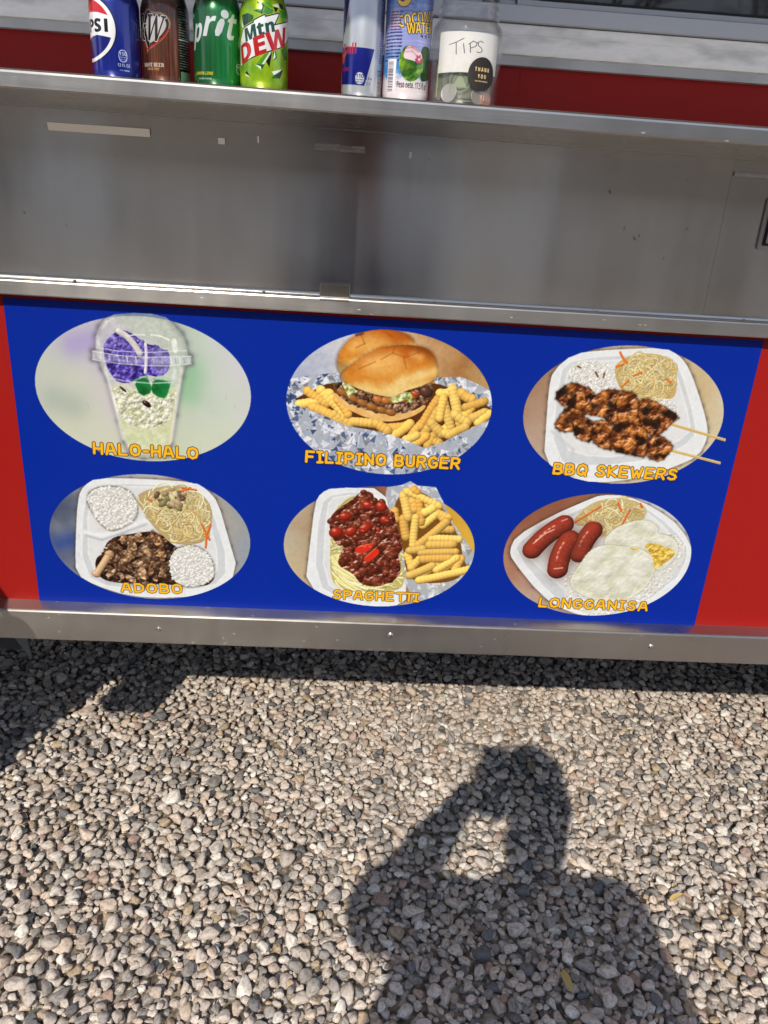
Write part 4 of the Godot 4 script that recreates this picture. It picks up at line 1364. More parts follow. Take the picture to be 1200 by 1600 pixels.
	for b: PackedVector2Array in [pv([952, 684, 971, 668, 1006, 661, 1008, 675, 984, 694, 958, 696]), pv([981, 715, 990, 702, 1018, 675, 1029, 687, 1025, 700, 992, 728])]:
		cv.fill([rounded(b, 1)], Color(0.86, 0.20, 0.11), null, 60.0)
		cv.line(b[0].lerp(b[1], 0.5), b[2], 1.6, Color(0.97, 0.55, 0.42), 0.7, true)
	for k in 46:
		var p := Vector2(886, 535) + Vector2(cv.rnd(0, 1) * 190, cv.rnd(0, 1) * 220)
		if Geometry2D.is_point_in_polygon(p, meat):
			cv.line(p, p + Vector2.from_angle(cv.rnd(-0.5, 0.6)) * cv.rnd(2, 9), 1.5, Color(0.93, 0.80, 0.72), 0.5)
	var basket := rounded(pv([1056, 545, 1086, 489, 1142, 486, 1203, 532, 1237, 586, 1271, 641, 1282, 698, 1303, 730, 1261, 784, 1143, 790, 1110, 745, 1099, 668]))
	cv.fill([basket], Color(0.48, 0.31, 0.10), null, 20.0)
	fries(cv, [1065, 551, 1070, 578, 1092, 574, 1105, 636, 1109, 500, 1116, 554, 1163, 528, 1218, 574, 1181, 545, 1229, 568, 1151, 596, 1188, 557, 1198, 606, 1238, 605, 1112, 693, 1127, 731, 1127, 738, 1154, 704, 1164, 756, 1208, 721, 1210, 747, 1271, 705, 1263, 738, 1277, 698, 1087, 501, 1106, 573, 1114, 518, 1124, 548, 1133, 517, 1147, 587, 1095, 489, 1197, 532, 1117, 482, 1126, 490, 1153, 553, 1175, 539, 1129, 569, 1127, 660, 1142, 660, 1224, 577, 1177, 636, 1264, 635, 1176, 658, 1249, 653, 1117, 680, 1157, 672, 1152, 685, 1260, 677, 1160, 707, 1247, 700, 1123, 764, 1191, 728, 1204, 741, 1265, 696, 1154, 779, 1301, 736], 12.4, 22)
	cv.rough(clipped[0], 0.028, 2.5)
	cv.outside(clipped[0], cv.box([both[0]]).grow(14), BLUE)

	# ---- sausages with fried egg, rice and noodles
	oval = ring(1695, 674, 290, 206)
	backdrop(cv, oval, [Color(0.60, 0.36, 0.26), Color(0.56, 0.36, 0.27), Color(0.60, 0.42, 0.32), Color(0.84, 0.84, 0.84), Color(0.85, 0.86, 0.86)], Color(0.80, 0.74, 0.68), 0.75)
	tray = rounded(pv([1422, 666, 1435, 618, 1536, 545, 1634, 491, 1673, 472, 1750, 471, 1843, 507, 1933, 564, 1997, 655, 1991, 769, 1896, 857, 1736, 889, 1627, 869, 1538, 814, 1434, 697]), 1)
	both = Geometry2D.merge_polygons(oval, tray)
	clipped = Geometry2D.intersect_polygons(both[0], oval)
	outs.append(clipped[0])
	foam_tray(cv, tray, rounded(pv([1438, 669, 1451, 626, 1545, 559, 1682, 485, 1753, 484, 1846, 522, 1957, 610, 1976, 664, 1951, 754, 1793, 870, 1672, 867, 1576, 821]), 1), rounded(pv([1459, 664, 1554, 574, 1684, 496, 1755, 496, 1849, 537, 1937, 618, 1948, 738, 1788, 845, 1675, 841, 1592, 779]), 1))
	pancit = rounded(pv([1597, 572, 1618, 526, 1662, 490, 1737, 476, 1812, 497, 1824, 539, 1769, 572, 1729, 589, 1697, 614, 1655, 577]))
	cv.fill([pancit], Color(0.78, 0.71, 0.50), null, 2.0)
	cv.noodles(pancit, 430, 2.3, 50, 5, noodle, 0.9)
	for s: PackedVector2Array in [pv([1606, 564, 1676, 509]), pv([1752, 561, 1766, 515]), pv([1727, 496, 1741, 520]), pv([1794, 494, 1801, 506]), pv([1652, 558, 1674, 561])]:
		cv.tube(s[0], (s[0] + s[1]) / 2, s[1], 3.3, 24, Color(0.92, 0.42, 0.16), 0, 8, 0.2)
	var rice := rounded(pv([1599, 770, 1632, 704, 1694, 638, 1802, 594, 1900, 577, 1959, 617, 1967, 689, 1900, 798, 1794, 874, 1689, 879, 1622, 835]))
	cv.fill([rice], Color(0.86, 0.87, 0.85), null, 4.0)
	cv.grains(rice, 1300, 2.1, 3.3, 2.4, 6, 0.9, white, 0.1, 0.80)
	for b: Array in [[1491, 659, 1526, 603, 1575, 572, 31], [1665, 588, 1644, 620, 1637, 665, 31], [1599, 622, 1575, 667, 1578, 721, 33]]:
		var p0 := Vector2(b[0], b[1])
		var p1 := Vector2(b[2], b[3])
		var p2 := Vector2(b[4], b[5])
		for q: PackedVector2Array in [PackedVector2Array([p0, p1, p2])]:
			cv.path(Transform2D(0, Vector2(4, 6)) * q, b[6] * 1.1, Color(0.33, 0.20, 0.15), 0.55, true)
		cv.tube(p0, p1, p2, b[6], 16, Color(0.62, 0.235, 0.17), 0, 8, 0.0, 0.36)
		cv.tube(p0.lerp(p1, 0.35) + Vector2(-6, -7), p1 + Vector2(-6, -7), p1.lerp(p2, 0.6) + Vector2(-6, -7), 3.0, 60, Color(0.80, 0.48, 0.40), 0.3, 17, 0.0, 0.95)
		for k in 60:
			var t := cv.rnd(0, 1)
			var p := p0.lerp(p1, t).lerp(p1.lerp(p2, t), t) + Vector2.from_angle(cv.rnd(0, TAU)) * cv.rnd(0, b[6] * 0.9)
			cv.line(p, p + Vector2.from_angle(cv.rnd(0, PI)) * cv.rnd(1, 7), 1.5, Color(0.72, 0.36, 0.27) if k % 2 else Color(0.34, 0.10, 0.08), 0.32, true)
	cv.path(pv([1492, 639, 1523, 605, 1549, 590]), 1.8, Color(0.98, 0.88, 0.82), 0.75)
	cv.path(pv([1567, 562, 1583, 554]), 1.8, Color(0.98, 0.88, 0.82), 0.6)
	cv.path(pv([1568, 721, 1593, 717]), 2.0, Color(0.96, 0.86, 0.80), 0.7)
	var egg_a := rounded(pv([1705, 621, 1727, 582, 1780, 552, 1829, 547, 1866, 571, 1859, 591, 1911, 596, 1944, 634, 1923, 691, 1891, 716, 1854, 678, 1781, 641, 1724, 644]))
	var egg_b := rounded(pv([1616, 769, 1646, 703, 1667, 655, 1707, 633, 1766, 638, 1818, 640, 1858, 662, 1880, 689, 1875, 750, 1840, 801, 1786, 828, 1679, 816]))
	for e: PackedVector2Array in [egg_a, egg_b]:
		var s := PackedVector2Array(e)
		s.append(e[0])
		cv.path(s, 4, Color(0.45, 0.45, 0.35), 0.4, true)
		cv.lumps(e, 0.014, Color(0.92, 0.925, 0.83), Color(0.965, 0.97, 0.92), 0.13, 60, 0.0, 31 if e == egg_a else 32, 4)
		cv.path(s, 2.4, Color(0.95, 0.96, 0.90), 0.6, true)
	cv.lumps(rounded(pv([1828, 627, 1857, 618, 1896, 632, 1931, 642, 1932, 662, 1901, 692, 1877, 713, 1873, 681, 1848, 646])), 0.05, Color(0.90, 0.72, 0.25), Color(0.98, 0.87, 0.46), 0.5, 61, 0.1, 33)
	cv.lumps(rounded(pv([1785, 641, 1810, 636, 1826, 647, 1804, 647]), 1), 0.05, Color(0.92, 0.78, 0.35), Color(0.97, 0.88, 0.5), 0.4, 61, 0.0, 34)
	cv.rough(clipped[0], 0.028, 2.5)
	cv.outside(clipped[0], cv.box([both[0]]).grow(14), BLUE)

	cv.soften(1180)
	caption(cv, "HALO-HALO", Vector2(200, 418), Vector2(496, 419), 29.8)
	caption(cv, "FILIPINO BURGER", Vector2(798, 413), Vector2(1246, 412), 30.6)
	caption(cv, "BBQ SKEWERS", Vector2(1517, 413), Vector2(1887, 414), 29.8)
	caption(cv, "ADOBO", Vector2(249, 858), Vector2(435, 855), 27.5)
	caption(cv, "SPAGHETTI", Vector2(893, 853), Vector2(1161, 853), 26.5)
	caption(cv, "LONGGANISA", Vector2(1536, 854), Vector2(1885, 854), 28.7)
	# faint scuffs in the vinyl
	for k in 260:
		var p := Vector2(cv.rnd(0, 2048), cv.rnd(0, 909))
		cv.line(p, p + Vector2(cv.rnd(-3, 3), cv.rnd(2, 16)), 0.8, Color(0.30, 0.42, 0.75), cv.rnd(0.05, 0.28))
	return [cv.texture(), outs]


func build_sign() -> void:
	var made := paint_menu()
	var vinyl := mat(Color(0.70, 0.70, 0.70), 0.33)
	vinyl.albedo_texture = made[0]
	vinyl.metallic_specular = 0.28
	var s := thing("menu_sign", "blue vinyl menu sign with six oval food photographs and yellow captions", "sign", Vector3(-0.637, 0.591, 0.0))
	var k := 1.0 / 1437.2
	var spot := func(p: Vector2, z: float) -> Vector3:
		return Vector3(p.x * k, 0.6325 - p.y * k, z)
	var st := begin()
	quad(st, spot.call(Vector2(0, 0), 0.002), spot.call(Vector2(2048, 0), 0.002), spot.call(Vector2(2048, 909), 0.002), spot.call(Vector2(0, 909), 0.002))
	for e in [[Vector2(0, 909), Vector2(0, 0)], [Vector2(2048, 0), Vector2(2048, 909)], [Vector2(2048, 909), Vector2(0, 909)]]:
		quad(st, spot.call(e[0], 0.0002), spot.call(e[1], 0.0002), spot.call(e[1], 0.002), spot.call(e[0], 0.002), Rect2(0.001, 0.001, 0.001, 0.001))
	part("blue_panel", st.commit(), vinyl, s)
	var labels := ["oval photo of a purple and white dessert in a domed clear cup", "oval photo of a burger with crinkle fries in foil", "oval photo of two meat skewers on a white foam tray", "oval photo of stewed chicken with two scoops of rice", "oval photo of spaghetti in meat sauce beside fries", "oval photo of three sausages with a fried egg"]
	var boxes := [[196, 379, 502, 364, 501, 427, 193, 425], [792, 373, 1247, 369, 1252, 419, 793, 419], [1506, 373, 1885, 373, 1893, 421, 1512, 419], [248, 816, 442, 815, 440, 862, 245, 862], [887, 813, 1162, 813, 1166, 859, 889, 858], [1525, 811, 1882, 810, 1892, 861, 1531, 860]]
	for n in 6:
		var layer := func(poly: PackedVector2Array, z: float) -> ArrayMesh:
			var t := begin()
			var ix := Geometry2D.triangulate_polygon(poly)
			for j in range(0, ix.size(), 3):
				var tri := [poly[ix[j]], poly[ix[j + 1]], poly[ix[j + 2]]]
				if (tri[1] - tri[0]).cross(tri[2] - tri[0]) < 0:
					tri.reverse()
				for p: Vector2 in tri:
					t.set_normal(Vector3.BACK)
					t.set_uv(Vector2(p.x / 2048.0, p.y / 909.0))
					t.add_vertex(spot.call(p, z))
			return t.commit()
		var photo := part("food_photo", layer.call(made[1][n], 0.0026), vinyl, s)
		photo.set_meta("label", labels[n])
		part("caption", layer.call(pv(boxes[n]), 0.0030), vinyl, photo)

func shelf_top(x: float) -> float:
	return 1.5558 - 0.0050 * x


func can_print(w: int, h: int, c: Color) -> Canvas:
	return Canvas.new(w, h, c)


func badge(cv: Canvas, c: Vector2, w: float, h: float, ink: Color, paper: Color, n: String, font: Font) -> void:
	var r := rounded(pv([c.x - w / 2, c.y - h / 2, c.x + w / 2, c.y - h / 2, c.x + w / 2, c.y + h / 2, c.x - w / 2, c.y + h / 2]), 3)
	cv.fill([r], ink)
	var k := PackedVector2Array()
	for p in r:
		k.append(c + (p - c) * 0.86)
	cv.fill([k], paper)
	cv.text(n, font, c.x, c.y - h * 0.18, h * 0.30, ink)
	cv.text("CALORIES", font, c.x, c.y + h * 0.10, h * 0.11, ink, 1.0)
	cv.text("PER CAN", font, c.x, c.y + h * 0.28, h * 0.11, ink, 1.0)


func small_print(cv: Canvas, r: Rect2, rows: int, ink: Color) -> void:
	for k in rows:
		var y := r.position.y + r.size.y * (k + 0.5) / rows
		var x := r.position.x
		while x < r.end.x - 4:
			var l := cv.rnd(5, 20)
			cv.line(Vector2(x, y), Vector2(minf(x + l, r.end.x), y), r.size.y / rows * 0.22, ink, cv.rnd(0.5, 0.95))
			x += l + cv.rnd(4, 8)


func bar_code(cv: Canvas, r: Rect2, ink: Color, upright := false) -> void:
	var s := 0.0
	var len := r.size.x if upright else r.size.y
	while s < len:
		var wd := cv.rnd(1.2, 3.6)
		if upright:
			cv.fill([pv([r.position.x + s, r.position.y, r.position.x + s + wd, r.position.y, r.position.x + s + wd, r.end.y, r.position.x + s, r.end.y])], ink)
		else:
			cv.fill([pv([r.position.x, r.position.y + s, r.end.x, r.position.y + s, r.end.x, r.position.y + s + wd, r.position.x, r.position.y + s + wd])], ink)
		s += wd + cv.rnd(1.5, 4.5)


func make_can(label: String, at: Vector3, cv: Canvas, prof: PackedVector2Array, rim: float, turn := 0.0, metal := 0.4) -> void:
	var h := prof[-1].y
	var t := thing("drink_can", label, "drink can", at, turn + atan2(-at.x, 1.25), "drink cans on the serving shelf")
	var m := mat(Color.WHITE, 0.27, metal)
	m.albedo_texture = cv.texture()
	m.clearcoat_enabled = true
	m.clearcoat = 0.8
	m.clearcoat_roughness = 0.12
	part("can_body", lathe(prof, 64), m, t)
	var alu := mat(Color(0.72, 0.72, 0.73), 0.3, 1.0)
	part("can_lid", lathe(pv([prof[-1].x, h, rim, h + 0.0016, rim + 0.0008, h + 0.003, rim, h + 0.0042, rim - 0.0012, h + 0.0044, rim - 0.0022, h + 0.003, rim - 0.003, h - 0.001, 0.004, h - 0.0005, 0.0, h - 0.0005]), 40), alu, t)
	part("pull_tab", slab(Vector3(-0.007, 0, -0.002), Vector3(0.007, 0.0012, 0.018), 0.0005), alu, t, Vector3(0, h + 0.0005, 0))


func build_counter_things() -> void:
	var bold := SystemFont.new()
	bold.font_names = PackedStringArray(["Droid Sans"])
	bold.font_weight = 700
	var serif := SystemFont.new()
	serif.font_names = PackedStringArray(["Droid Serif"])
	serif.font_weight = 700
	var soda := pv([0.021, 0.006, 0.0245, 0.0005, 0.0262, 0.0, 0.028, 0.002, 0.0305, 0.0065, 0.0322, 0.011, 0.0330, 0.016, 0.0330, 0.094, 0.0326, 0.0985, 0.0312, 0.1035, 0.0285, 0.1115, 0.0268, 0.1165, 0.0264, 0.1180])

	# blue cola can
	var cv := can_print(640, 377, Color(0.015, 0.11, 0.50))
	for k in 26:
		cv.line(Vector2(cv.rnd(0, 640), 0), Vector2(cv.rnd(0, 640), 377), cv.rnd(1, 5), Color(0.03, 0.16, 0.60), 0.12, true)
	var c := Vector2(189, 183)
	cv.fill([ring(c.x, c.y, 137, 137)], Color(0.02, 0.04, 0.16))
	cv.fill([ring(c.x, c.y, 132, 132)], Color(0.93, 0.94, 0.95))
	var disc := ring(c.x, c.y, 117, 117)
	var upper := pv([60, 20, 320, 20, 320, 132, 290, 130, 250, 120, 200, 116, 150, 128, 100, 140, 60, 140])
	var lower := pv([60, 250, 100, 246, 150, 234, 200, 214, 240, 208, 280, 214, 320, 220, 320, 330, 60, 330])
	cv.fill(Geometry2D.intersect_polygons(disc, upper), Color(0.80, 0.08, 0.10))
	cv.fill(Geometry2D.intersect_polygons(disc, lower), Color(0.03, 0.09, 0.45))
	cv.text("PEPS", bold, 178, 170, 50, Color(0.015, 0.015, 0.03), 1.16, 0.0, 0.0, 1.6, Color(0.015, 0.015, 0.03))
	cv.fill([pv([276, 144, 291, 144, 291, 196, 276, 196])], Color(0.015, 0.015, 0.03))
	badge(cv, Vector2(345, 285), 36, 50, Color(0.80, 0.84, 0.95), Color(0.02, 0.12, 0.52), "150", bold)
	cv.text("12 FL OZ", bold, 347, 322, 13, Color(0.82, 0.85, 0.95), 0.75)
	small_print(cv, Rect2(330, 338, 38, 10), 1, Color(0.8, 0.84, 0.95))
	small_print(cv, Rect2(470, 60, 120, 250), 22, Color(0.75, 0.8, 0.95))
	make_can("royal blue soda can with round red, white and blue emblem", Vector3(-0.3425, shelf_top(-0.3425), 0.23), cv, soda, 0.0272)

	# brown root beer can printed like wooden staves
	cv = can_print(640, 377, Color(0.32, 0.17, 0.11))
	cv.fill([pv([0, 0, 640, 0, 640, 377, 0, 377])], Color.WHITE, func(x: int, y: int) -> Color:
		var v := cv.nz.get_noise_2d(x * 5.0, y * 0.25)
		var s := cv.nz.get_noise_2d(x * 1.1 + 50, y * 0.05)
		var k := 1.0 + 0.35 * v + 0.35 * s
		return Color(0.36 * k, 0.185 * k, 0.115 * k))
	cv.fill([pv([0, 0, 640, 0, 640, 52, 480, 46, 400, 58, 330, 42, 240, 60, 120, 48, 0, 60])], Color(0.33, 0.27, 0.24))
	for x in [206, 262, 330, 352, 370]:
		cv.line(Vector2(x, 60), Vector2(x + 1, 377), 1.2, Color(0.17, 0.07, 0.04), 0.6)
	var shield := rounded(pv([262, 93, 301, 90, 332, 103, 345, 127, 338, 158, 310, 199, 267, 231, 224, 249, 240, 262, 205, 180, 210, 110, 245, 70]))
	for s in [[1.0, Color(0.62, 0.45, 0.26)], [0.955, Color(0.17, 0.09, 0.06)], [0.93, Color(0.80, 0.72, 0.58)], [0.89, Color(0.13, 0.08, 0.07)], [0.70, Color(0.70, 0.69, 0.67)]]:
		var q := PackedVector2Array()
		for p in shield:
			q.append(Vector2(282, 150) + (p - Vector2(282, 150)) * s[0])
		cv.fill([q], s[1])
	cv.path(pv([334, 155, 306, 193, 267, 223, 227, 241]), 3.0, Color(0.70, 0.10, 0.10))
	cv.text("A&W", serif, 216, 150, 104, Color(0.10, 0.06, 0.06), 0.52, 0.15, 0.08, 3.5, Color(0.74, 0.73, 0.71))
	cv.text("ROOT BEER", serif, 258, 303, 16, Color(0.90, 0.87, 0.82), 0.8)
	cv.text("SINCE 1919", serif, 258, 320, 10, Color(0.85, 0.72, 0.45), 0.8)
	cv.fill([pv([375, 20, 470, 20, 470, 377, 375, 377])], Color(0.05, 0.045, 0.045))
	small_print(cv, Rect2(380, 62, 84, 250), 24, Color(0.62, 0.62, 0.60))
	cv.text("Calories", bold, 420, 104, 11, Color(0.75, 0.75, 0.73), 0.9)
	cv.line(Vector2(378, 190), Vector2(466, 190), 2.2, Color(0.8, 0.8, 0.78))
	cv.fill([pv([382, 320, 462, 320, 462, 360, 382, 360])], Color(0.45, 0.62, 0.50))
	make_can("brown root beer can with wood grain print between blue and green cans", Vector3(-0.2785, shelf_top(-0.2785), 0.2115), cv, soda, 0.0272)

	# green lemon-lime can
	cv = can_print(640, 377, Color(0.0, 0.40, 0.17))
	cv.fill([pv([0, 0, 640, 0, 640, 377, 0, 377])], Color.WHITE, func(x: int, y: int) -> Color:
		var k := 0.5 + 0.5 * sin(x * 0.021 - 0.4) + 0.3 * cv.nz.get_noise_2d(x * 3.0, y * 0.1)
		return Color(0.01, 0.30, 0.13).lerp(Color(0.05, 0.49, 0.24), clampf(k, 0, 1)))
	cv.path(pv([420, 205, 416, 250, 426, 300, 450, 360]), 3, Color(0.02, 0.33, 0.14), 0.8)
	cv.path(pv([445, 225, 436, 270, 452, 330]), 4, Color(0.05, 0.50, 0.22), 0.8)
	var silver := Color(0.80, 0.81, 0.82)
	var feet := [225, 177, 272, 176, 317, 177, 371, 180]
	cv.text("S", bold, 165, 140, 112, silver, 0.72, 0.25)
	cv.text("p", bold, 222, 180, 106, silver, 0.72, 0.25)
	cv.text("r", bold, 285, 139, 80, silver, 0.86, 0.25)
	cv.text("i", bold, 326, 139, 76, silver, 0.0001)
	cv.fill([rounded(pv([303, 176, 331, 177, 355, 107, 326, 107]), 1)], silver)
	cv.fill([ring(351, 88, 17, 17)], silver)
	cv.text("t", bold, 380, 134, 104, silver, 0.78, 0.25)
	cv.text("e", bold, 448, 178, 76, silver, 0.76, 0.25)
	cv.text("LEMON-LIME", bold, 252, 327, 13, Color(0.92, 0.78, 0.16), 0.85, 0.2)
	cv.text("NATURAL FLAVORS", bold, 258, 349, 7, Color(0.85, 0.9, 0.85), 0.8)
	badge(cv, Vector2(420, 296), 30, 44, Color(0.85, 0.93, 0.87), Color(0.02, 0.38, 0.17), "140", bold)
	small_print(cv, Rect2(480, 60, 110, 250), 22, Color(0.8, 0.9, 0.83))
	make_can("green lemon-lime soda can with large slanted silver lettering", Vector3(-0.203, shelf_top(-0.203), 0.2295), cv, soda, 0.0272)

	# yellow-green citrus can with angular shards
	cv = can_print(640, 377, Color(0.56, 0.68, 0.05))
	cv.fill([pv([0, 0, 640, 0, 640, 377, 0, 377])], Color.WHITE, func(x: int, y: int) -> Color:
		var k := clampf(0.5 + 0.7 * cv.nz.get_noise_2d(x * 0.5, y * 0.5), 0, 1)
		return Color(0.36, 0.58, 0.06).lerp(Color(0.66, 0.76, 0.08), k))
	var shards := [Color(0.10, 0.34, 0.08), Color(0.05, 0.20, 0.10), Color(0.22, 0.50, 0.08), Color(0.30, 0.60, 0.12), Color(0.03, 0.06, 0.05), Color(0.90, 0.93, 0.90)]
	for s in [[pv([287, 36, 318, 40, 314, 59, 291, 44]), 1], [pv([318, 38, 349, 31, 359, 57, 341, 54]), 3], [pv([316, 43, 322, 49, 310, 92, 309, 66]), 4], [pv([322, 49, 359, 66, 353, 80, 314, 88]), 2], [pv([355, 46, 392, 31, 388, 51]), 5], [pv([361, 52, 385, 51, 369, 73]), 4], [pv([388, 32, 415, 32, 421, 55, 398, 53]), 1], [pv([275, 73, 310, 61, 309, 84]), 0], [pv([211, 88, 248, 82, 252, 121, 219, 135]), 1], [pv([248, 82, 275, 92, 275, 112, 252, 121]), 0], [pv([211, 108, 228, 142, 211, 134]), 5], [pv([388, 58, 437, 55, 465, 83, 392, 86]), 2], [pv([287, 283, 326, 235, 347, 223, 310, 282]), 3], [pv([310, 282, 347, 223, 357, 222, 318, 282]), 5], [pv([283, 283, 324, 280, 310, 304]), 0], [pv([281, 282, 307, 289, 310, 304]), 5], [pv([328, 268, 355, 222, 343, 290]), 4], [pv([359, 221, 369, 214, 376, 250, 357, 262]), 0], [pv([357, 260, 365, 221, 369, 247]), 5], [pv([351, 306, 409, 289, 363, 319]), 5], [pv([363, 319, 409, 289, 388, 329, 353, 333]), 0], [pv([369, 321, 409, 291, 392, 331]), 4], [pv([231, 316, 242, 310, 262, 331]), 4], [pv([228, 320, 257, 331, 237, 330]), 5], [pv([392, 204, 437, 190, 448, 243, 415, 254]), 2]]:
		cv.fill([s[0]], shards[s[1]])
	var plaque := pv([194, 290, 264, 256, 412, 196, 460, 153, 475, 84, 360, 124, 385, 74, 324, 96, 323, 88, 279, 111, 276, 120, 222, 141, 189, 195])
	var ol := PackedVector2Array(plaque)
	ol.append(plaque[0])
	cv.path(ol, 6.5, Color(0.72, 0.80, 0.20))
	cv.path(ol, 4.6, Color(0.03, 0.05, 0.04))
	cv.fill([plaque], Color(0.90, 0.91, 0.90))
	cv.text("Mtn", bold, 297, 145, 50, Color(0.02, 0.26, 0.20), 1.12, 0.2, -0.36, 1.4, Color(0.02, 0.26, 0.20))
	cv.text("DEW", bold, 317, 199, 70, Color(0.72, 0.07, 0.10), 1.22, 0.22, -0.37, 1.8, Color(0.72, 0.07, 0.10))
	small_print(cv, Rect2(500, 60, 100, 250), 22, Color(0.1, 0.2, 0.05))
	make_can("lime green citrus soda can with tilted white plaque and red letters", Vector3(-0.1378, shelf_top(-0.1378), 0.2435), cv, soda, 0.0272)

	# tall slim energy drink can
	cv = can_print(640, 552, Color(0.72, 0.74, 0.77))
	cv.fill([pv([165, 323, 380, 330, 334, 498, 187, 492])], Color(0.02, 0.09, 0.50))
	cv.fill([pv([160, 0, 237, 122, 205, 258, 160, 300])], Color(0.02, 0.07, 0.40))
	cv.text("Red Bull", bold, 190, 332, 50, Color(0.80, 0.10, 0.12), 0.80)
	cv.fill([pv([160, 345, 205, 352, 222, 366, 242, 322, 243, 346, 220, 341, 210, 396, 160, 400])], Color(0.87, 0.30, 0.12))
	cv.text("ENERGY DRINK", bold, 174, 424, 18, Color(0.80, 0.14, 0.22), 0.86)
	badge(cv, Vector2(310, 465), 52, 62, Color(0.10, 0.14, 0.42), Color(0.86, 0.88, 0.92), "110", bold)
	cv.text("12 fl oz", bold, 355, 464, 11, Color(0.15, 0.2, 0.5), 0.8, 0.2)
	cv.text("SF", bold, 356, 487, 16, Color(0.5, 0.55, 0.68), 1.2)
	cv.fill([pv([418, 0, 470, 0, 470, 552, 418, 552])], Color(0.68, 0.71, 0.75))
	small_print(cv, Rect2(420, 60, 30, 330), 30, Color(0.10, 0.14, 0.34))
	bar_code(cv, Rect2(408, 420, 46, 120), Color(0.07, 0.08, 0.12))
	make_can("tall slim silver energy drink can with blue lower block and red lettering", Vector3(-0.002, shelf_top(-0.002), 0.23), cv, pv([0.019, 0.006, 0.0225, 0.0005, 0.024, 0.0, 0.0258, 0.003, 0.0280, 0.009, 0.0285, 0.014, 0.0285, 0.138, 0.0275, 0.145, 0.0255, 0.152, 0.0252, 0.1545]), 0.0262, 0.0, 0.6)

	# tall coconut water can
	cv = can_print(640, 550, Color(0.5, 0.6, 0.8))
	cv.fill([pv([0, 0, 640, 0, 640, 550, 0, 550])], Color.WHITE, func(x: int, y: int) -> Color:
		var v := clampf(y / 550.0 + 0.06 * cv.nz.get_noise_2d(x, y), 0, 1)
		var col := Color(0.16, 0.32, 0.62).lerp(Color(0.42, 0.50, 0.76), smoothstep(0.1, 0.4, v)).lerp(Color(0.55, 0.58, 0.80), smoothstep(0.35, 0.6, v)).lerp(Color(0.24, 0.50, 0.74), smoothstep(0.62, 0.74, v)).lerp(Color(0.84, 0.80, 0.82), smoothstep(0.78, 0.88, v))
		var streak := cv.nz.get_noise_2d(x * 0.3, y * 4.0)
		return col.lightened(clampf(streak * 0.35, 0, 0.3)))
	for k in 9:
		var a := Vector2(356, 189)
		cv.path(PackedVector2Array([a, a + Vector2.from_angle(k * 0.75) * 34, a + Vector2.from_angle(k * 0.75 + 0.3) * 62]), 5, Color(0.55, 0.66, 0.86), 0.5, true)
	cv.fill([ring(292, 161, 34, 36)], Color(0.05, 0.05, 0.06))
	cv.fill([ring(292, 161, 31, 33)], Color(0.93, 0.73, 0.18))
	cv.fill([ring(286, 159, 15, 18)], Color(0.32, 0.06, 0.05))
	cv.text("COCONUT", bold, 370, 230, 44, Color(0.93, 0.76, 0.20), 0.70, 0.0, -0.22, 2.6, Color(0.07, 0.05, 0.04))
	cv.text("WATER", bold, 379, 266, 42, Color(0.93, 0.76, 0.20), 0.72, 0.0, -0.12, 2.6, Color(0.07, 0.05, 0.04))
	for k in 4:
		var a := Vector2(381, 299) + Vector2(k * 24, -k * 2)
		for j in 4:
			cv.line(a + Vector2(cv.rnd(-8, 8), cv.rnd(-8, 8)), a + Vector2(cv.rnd(-8, 8), cv.rnd(-8, 8)), 1.5, Color(0.10, 0.08, 0.28))
	cv.fill([pv([226, 205, 278, 206, 278, 280, 222, 274])], Color(0.66, 0.58, 0.70))
	small_print(cv, Rect2(Vector2(233, 207), Vector2(56, 88)), 8, Color(0.16, 0.12, 0.24))
	small_print(cv, Rect2(Vector2(205, 283), Vector2(86, 118)), 9, Color(0.08, 0.10, 0.26))
	cv.fill([pv([227, 390, 274, 391, 270, 513, 228, 512])], Color(0.90, 0.88, 0.91))
	bar_code(cv, Rect2(Vector2(231, 400), Vector2(30, 118)), Color(0.13, 0.09, 0.16))
	cv.fill([rounded(pv([379, 350, 401, 329, 452, 339, 475, 445, 409, 472, 384, 463]))], Color(0.09, 0.26, 0.07))
	var nut := rounded(pv([285, 381, 294, 363, 304, 345, 325, 335, 351, 342, 379, 359, 399, 383, 403, 412, 388, 451, 356, 474, 330, 476, 305, 458, 288, 426]))
	cv.lumps(nut, 0.012, Color(0.20, 0.42, 0.06), Color(0.42, 0.60, 0.13), 0.5, 1, 0.1, 4)
	cv.fill([rounded(pv([302, 387, 308, 357, 322, 336, 351, 342, 384, 359, 392, 384, 361, 397, 331, 391]))], Color(0.88, 0.80, 0.84))
	cv.path(pv([315, 348, 340, 343, 371, 357]), 5, Color(0.62, 0.40, 0.40), 0.6, true)
	cv.path(pv([312, 363, 341, 358, 364, 376]), 4, Color(0.74, 0.52, 0.60), 0.6, true)
	for k in 6:
		cv.blob(Vector2(374, 386).x + 12 * cos(k), Vector2(374, 386).y + 12 * sin(k), 8, 6, k, 2, 4, Color(0.80, 0.25, 0.45))
	cv.text("Peso neto. 17.5 fl oz", bold, 355, 488, 27, Color(0.14, 0.13, 0.15), 0.46)
	make_can("tall blue coconut water can with green coconut and yellow lettering", Vector3(0.0602, shelf_top(0.0602), 0.2325), cv, pv([0.021, 0.006, 0.025, 0.0005, 0.0265, 0.0, 0.0285, 0.003, 0.0312, 0.010, 0.0323, 0.016, 0.0323, 0.150, 0.0312, 0.160, 0.0285, 0.171, 0.0270, 0.176, 0.0268, 0.178]), 0.0278, 0.0, 0.2)

	# tip jar
	var jx := 0.1432
	var jb := shelf_top(jx)
	var jar := thing("tip_jar", "clear jar with handwritten tips note, round black sticker and coins", "jar", Vector3(jx, jb, 0.224))
	var glass := mat(Color(0.30, 0.32, 0.32), 0.02)
